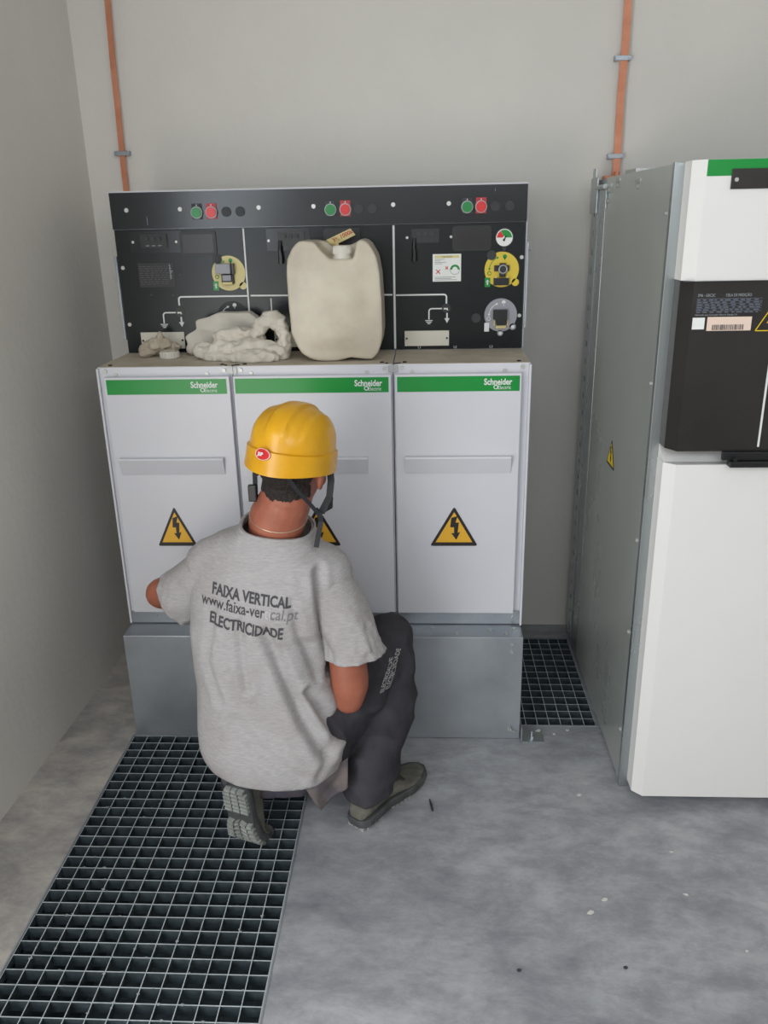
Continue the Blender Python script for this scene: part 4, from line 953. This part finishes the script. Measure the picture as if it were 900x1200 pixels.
# boots
def bw(y):
    k = [(0, .012), (.004, .020), (.011, .028), (.024, .034), (.06, .036), (.11, .034), (.16, .043), (.20, .049), (.24, .045), (.275, .030), (.292, .010)]
    for i in range(len(k)-1):
        if k[i][0] <= y <= k[i+1][0]: t = (y-k[i][0])/(k[i+1][0]-k[i][0]); t = t*t*(3-2*t) if 3 < i < 8 else t; return k[i][1]*(1-t)+k[i+1][1]*t
    return .01
def boot(mw, bend, lab):
    def fin(q):
        for v in q.verts:
            c = v.co; s = sstep(.10, .26, c.y)
            c.x += -.006*math.sin(min(1, c.y/.29)*PI)
            if bend and c.y > .165:
                th = math.radians(bend)*min(1, (c.y-.165)/.06); r_ = c.y-.165; cz_ = c.z-.0
                hin = th if c.y > .225 else th*.5
                a2 = th*.62 if c.y < .225 else th*.8
                c.y = .165+r_*math.cos(a2)-cz_*math.sin(a2)*.75; c.z = r_*math.sin(a2)+cz_*math.cos(a2)
        q.transform(mw); return q
    def prof(y): # top height of the upper
        return .084+.02*sstep(.03, .09, y) if y < .09 else .104-.058*sstep(.09, .21, y)-.010*sstep(.21, .28, y)
    q = B(); rings_ = []
    for k in range(24):
        y = .004+.283*k/23; w_ = bw(y)*.98; h = prof(y)*(.75+.25*sstep(-.01, .03, y)); row = []
        for j in range(20):
            a = 2*PI*j/20; row.append(q.verts.new((w_*math.cos(a)*(1 if math.sin(a) < 0 else 1-.25*sstep(.06, .12, h)*math.sin(a)), y, .022+(h-.022)*(.5+.5*math.sin(a)))))
        rings_.append(row)
    for i in range(23):
        for j in range(20): q.faces.new((rings_[i][j], rings_[i][(j+1) % 20], rings_[i+1][(j+1) % 20], rings_[i+1][j]))
    q.faces.new(rings_[0][::-1]); q.faces.new(rings_[-1])
    caps(q, [(0, .050, .075), (0, .064, .122)], [.034, .035], 24)
    caps(q, [(0, .13, .072), (0, .10, .108), (0, .09, .135)], [.018, .020, .020])
    q = fuse(q, .004, 6); crumple(q, .0016, 30, 3); q = fin(q); b_ = obj('boot', q, M_boot, pn, smooth=True, label=lab)
    def outline(e, y0, y1, n=22):
        L = [(bw(y0+(y1-y0)*k/n)+e, y0+(y1-y0)*k/n) for k in range(n+1)]; return L+[(-x, y) for x, y in L[::-1]]
    q = B(); L = outline(.004, 0, .292, 60); a = []
    for z in (0.012, .020, .030, .034):
        e = {0.012: -.001, .020: .001, .030: .0, .034: -.003}[z]; a.append([q.verts.new((x+(e if x > 0 else -e), y, z)) for x, y in L])
    for i in range(3):
        for j in range(len(L)): q.faces.new((a[i][j], a[i][(j+1) % len(L)], a[i+1][(j+1) % len(L)], a[i+1][j]))
    for row, rv in ((a[0], 1), (a[-1], 0)):
        n2 = len(L)//2
        for j in range(n2-1):
            f = (row[j], row[j+1], row[len(L)-2-j], row[len(L)-1-j]); q.faces.new(f[::-1] if rv else f)
    q = fin(q); s_ = obj('sole', q, M_sole, b_)
    q = B()
    def blk(x0, x1, y0, y1, sk=0): 
        vs = [(x0, y0-sk, .0125), (x1, y0+sk, .0125), (x1, y1+sk, .0125), (x0, y1-sk, .0125)]; poly(q, vs, (0, 0, -.0125))
    y = .006
    while y < .082:
        w_ = bw(y+.005)-.002; 
        for x0, x1 in ((-w_, -w_*.38), (-w_*.28, w_*.28), (w_*.38, w_)): blk(x0, x1, y, y+.0085)
        y += .0135
    y = .125
    while y < .272:
        w_ = bw(y+.005)-.002
        blk(-w_, -w_*.56, y, y+.010, .002); blk(-w_*.46, -.002, y, y+.008, -.004); blk(.002, w_*.46, y, y+.008, .004); blk(w_*.56, w_, y, y+.010, -.002)
        y += .0145
    q = fin(q); obj('tread', q, M_tread, s_)
    q = B()
    for k in range(5):
        y = .105+k*.018; h = prof(y)+.004; x_ = .016+.001*k
        tube(q, [(-x_-.006, y, h-.010), (-x_*.4, y+.003, h+.001), (x_*.4, y+.008, h+.001), (x_+.006, y+.011, h-.010)], .0024, 6)
        tube(q, [(x_+.006, y, h-.010), (x_*.4, y+.003, h+.002), (-x_*.4, y+.008, h+.002), (-x_-.006, y+.011, h-.010)], .0024, 6)
    for s in (-1, 1): tube(q, [(0, .108, .107), (s*.018, .112, .112), (s*.028, .120, .100), (s*.014, .114, .102)], .002, 6)
    q = fin(q); obj('laces', q, M_lace, b_)
dv = Vector((.150, .205, 0)); ya = math.atan2(-dv.x, dv.y)
boot(Matrix.Translation((.122, -.492, .0)) @ Matrix.Rotation(ya, 4, 'Z'), 0, 'dusty grey suede work boot set flat on the floor')
# kneeling foot: toe down, sole turned to the rear
R = Matrix.Rotation(math.radians(-20), 4, 'Z') @ Matrix.Rotation(math.radians(-80), 4, 'X')
boot(Matrix.Translation((-.166, -.580, .190)) @ R, 50, 'dusty work boot on its toe with the sole showing')

# ------------------------------------------------------------------ bits on the floor
random.seed(11)
chip0 = None
SP = [(.728, -.343, .012, 'white plaster chip on the floor in front of the tall cabinet corner'), (.721, -.714, .013, 'white plaster chip on open floor, one of a close pair, farther one'), (.684, -.752, .014, 'white plaster chip on open floor, one of a close pair, nearer one'), (.914, -.693, .010, 'white plaster chip on the floor below the tall white cabinet door'), (.919, -.555, .008, 'small white chip on the floor nearest the tall cabinet door'), (.997, -.848, .007, 'white speck near the right edge, bottom of the photo'), (.655, -.045, .016, 'flat pale chip in front of the small grating'), (.745, -.040, .012, 'pale chip at the right front corner of the small grating'), (.70, -.06, .009, 'pale chip in front of the middle of the small grating')]
for x, y, r, lb in SP:
    r *= .68
    q = B(); n_ = 7; pts = [(x+r*random.uniform(.35, 1.2)*math.cos(2*PI*k/n_), y+.8*r*random.uniform(.3, 1)*math.sin(2*PI*k/n_), .0004) for k in range(n_)]
    poly(q, pts, (0, 0, r*.25)); obj('plaster_chip', q, M_chip, label=lb, cat='debris', group='plaster chips on the floor')
for x, y, lb in ((.728, -.899, 'tiny dark crumb on the open floor, lower right'), (.503, -.912, 'tiny dark crumb on the open floor, bottom centre')):
    q = B(); ell(q, (x, y, .003), (.005, .004, .003), sub=1); obj('dark_crumb', q, M_chipd, label=lb, cat='debris', group='dark crumbs on the floor')
q = B(); tube(q, [(.318, -.372, .003), (.322, -.395, .0035), (.326, -.418, .003)], [.002, .0032, .0022], 8); obj('metal_offcut', q, M_chipd, label='thin dark metal offcut lying on the floor beside the right boot', cat='debris')

random.seed(21); q = B()
for k in range(170):
    x = G1[0]+.03+(G1[1]-G1[0]-.06)*random.random()**1.4; y = random.uniform(-1.6, -.15); r = random.uniform(.002, .0055)
    i_ = round((x-G1[0])/((G1[1]-G1[0])/13)); j_ = round((y-G1[2])/((G1[3]-G1[2])/45))
    if k % 2: x = G1[0]+i_*(G1[1]-G1[0])/13
    else: y = G1[2]+j_*(G1[3]-G1[2])/45
    n_ = 6; a0 = random.random()*6
    if x > -.36 and y > -.68: continue
    poly(q, [(x+r*random.uniform(.5, 1.3)*math.cos(a0+2*PI*m/n_), y+r*random.uniform(.4, .9)*math.sin(a0+2*PI*m/n_), -.0008) for m in range(n_)], (0, 0, .0008))
obj('plaster_splashes', q, M_splash, label='dried plaster splashes scattered over the bars of the long floor grating', cat='plaster splashes', kind='stuff')
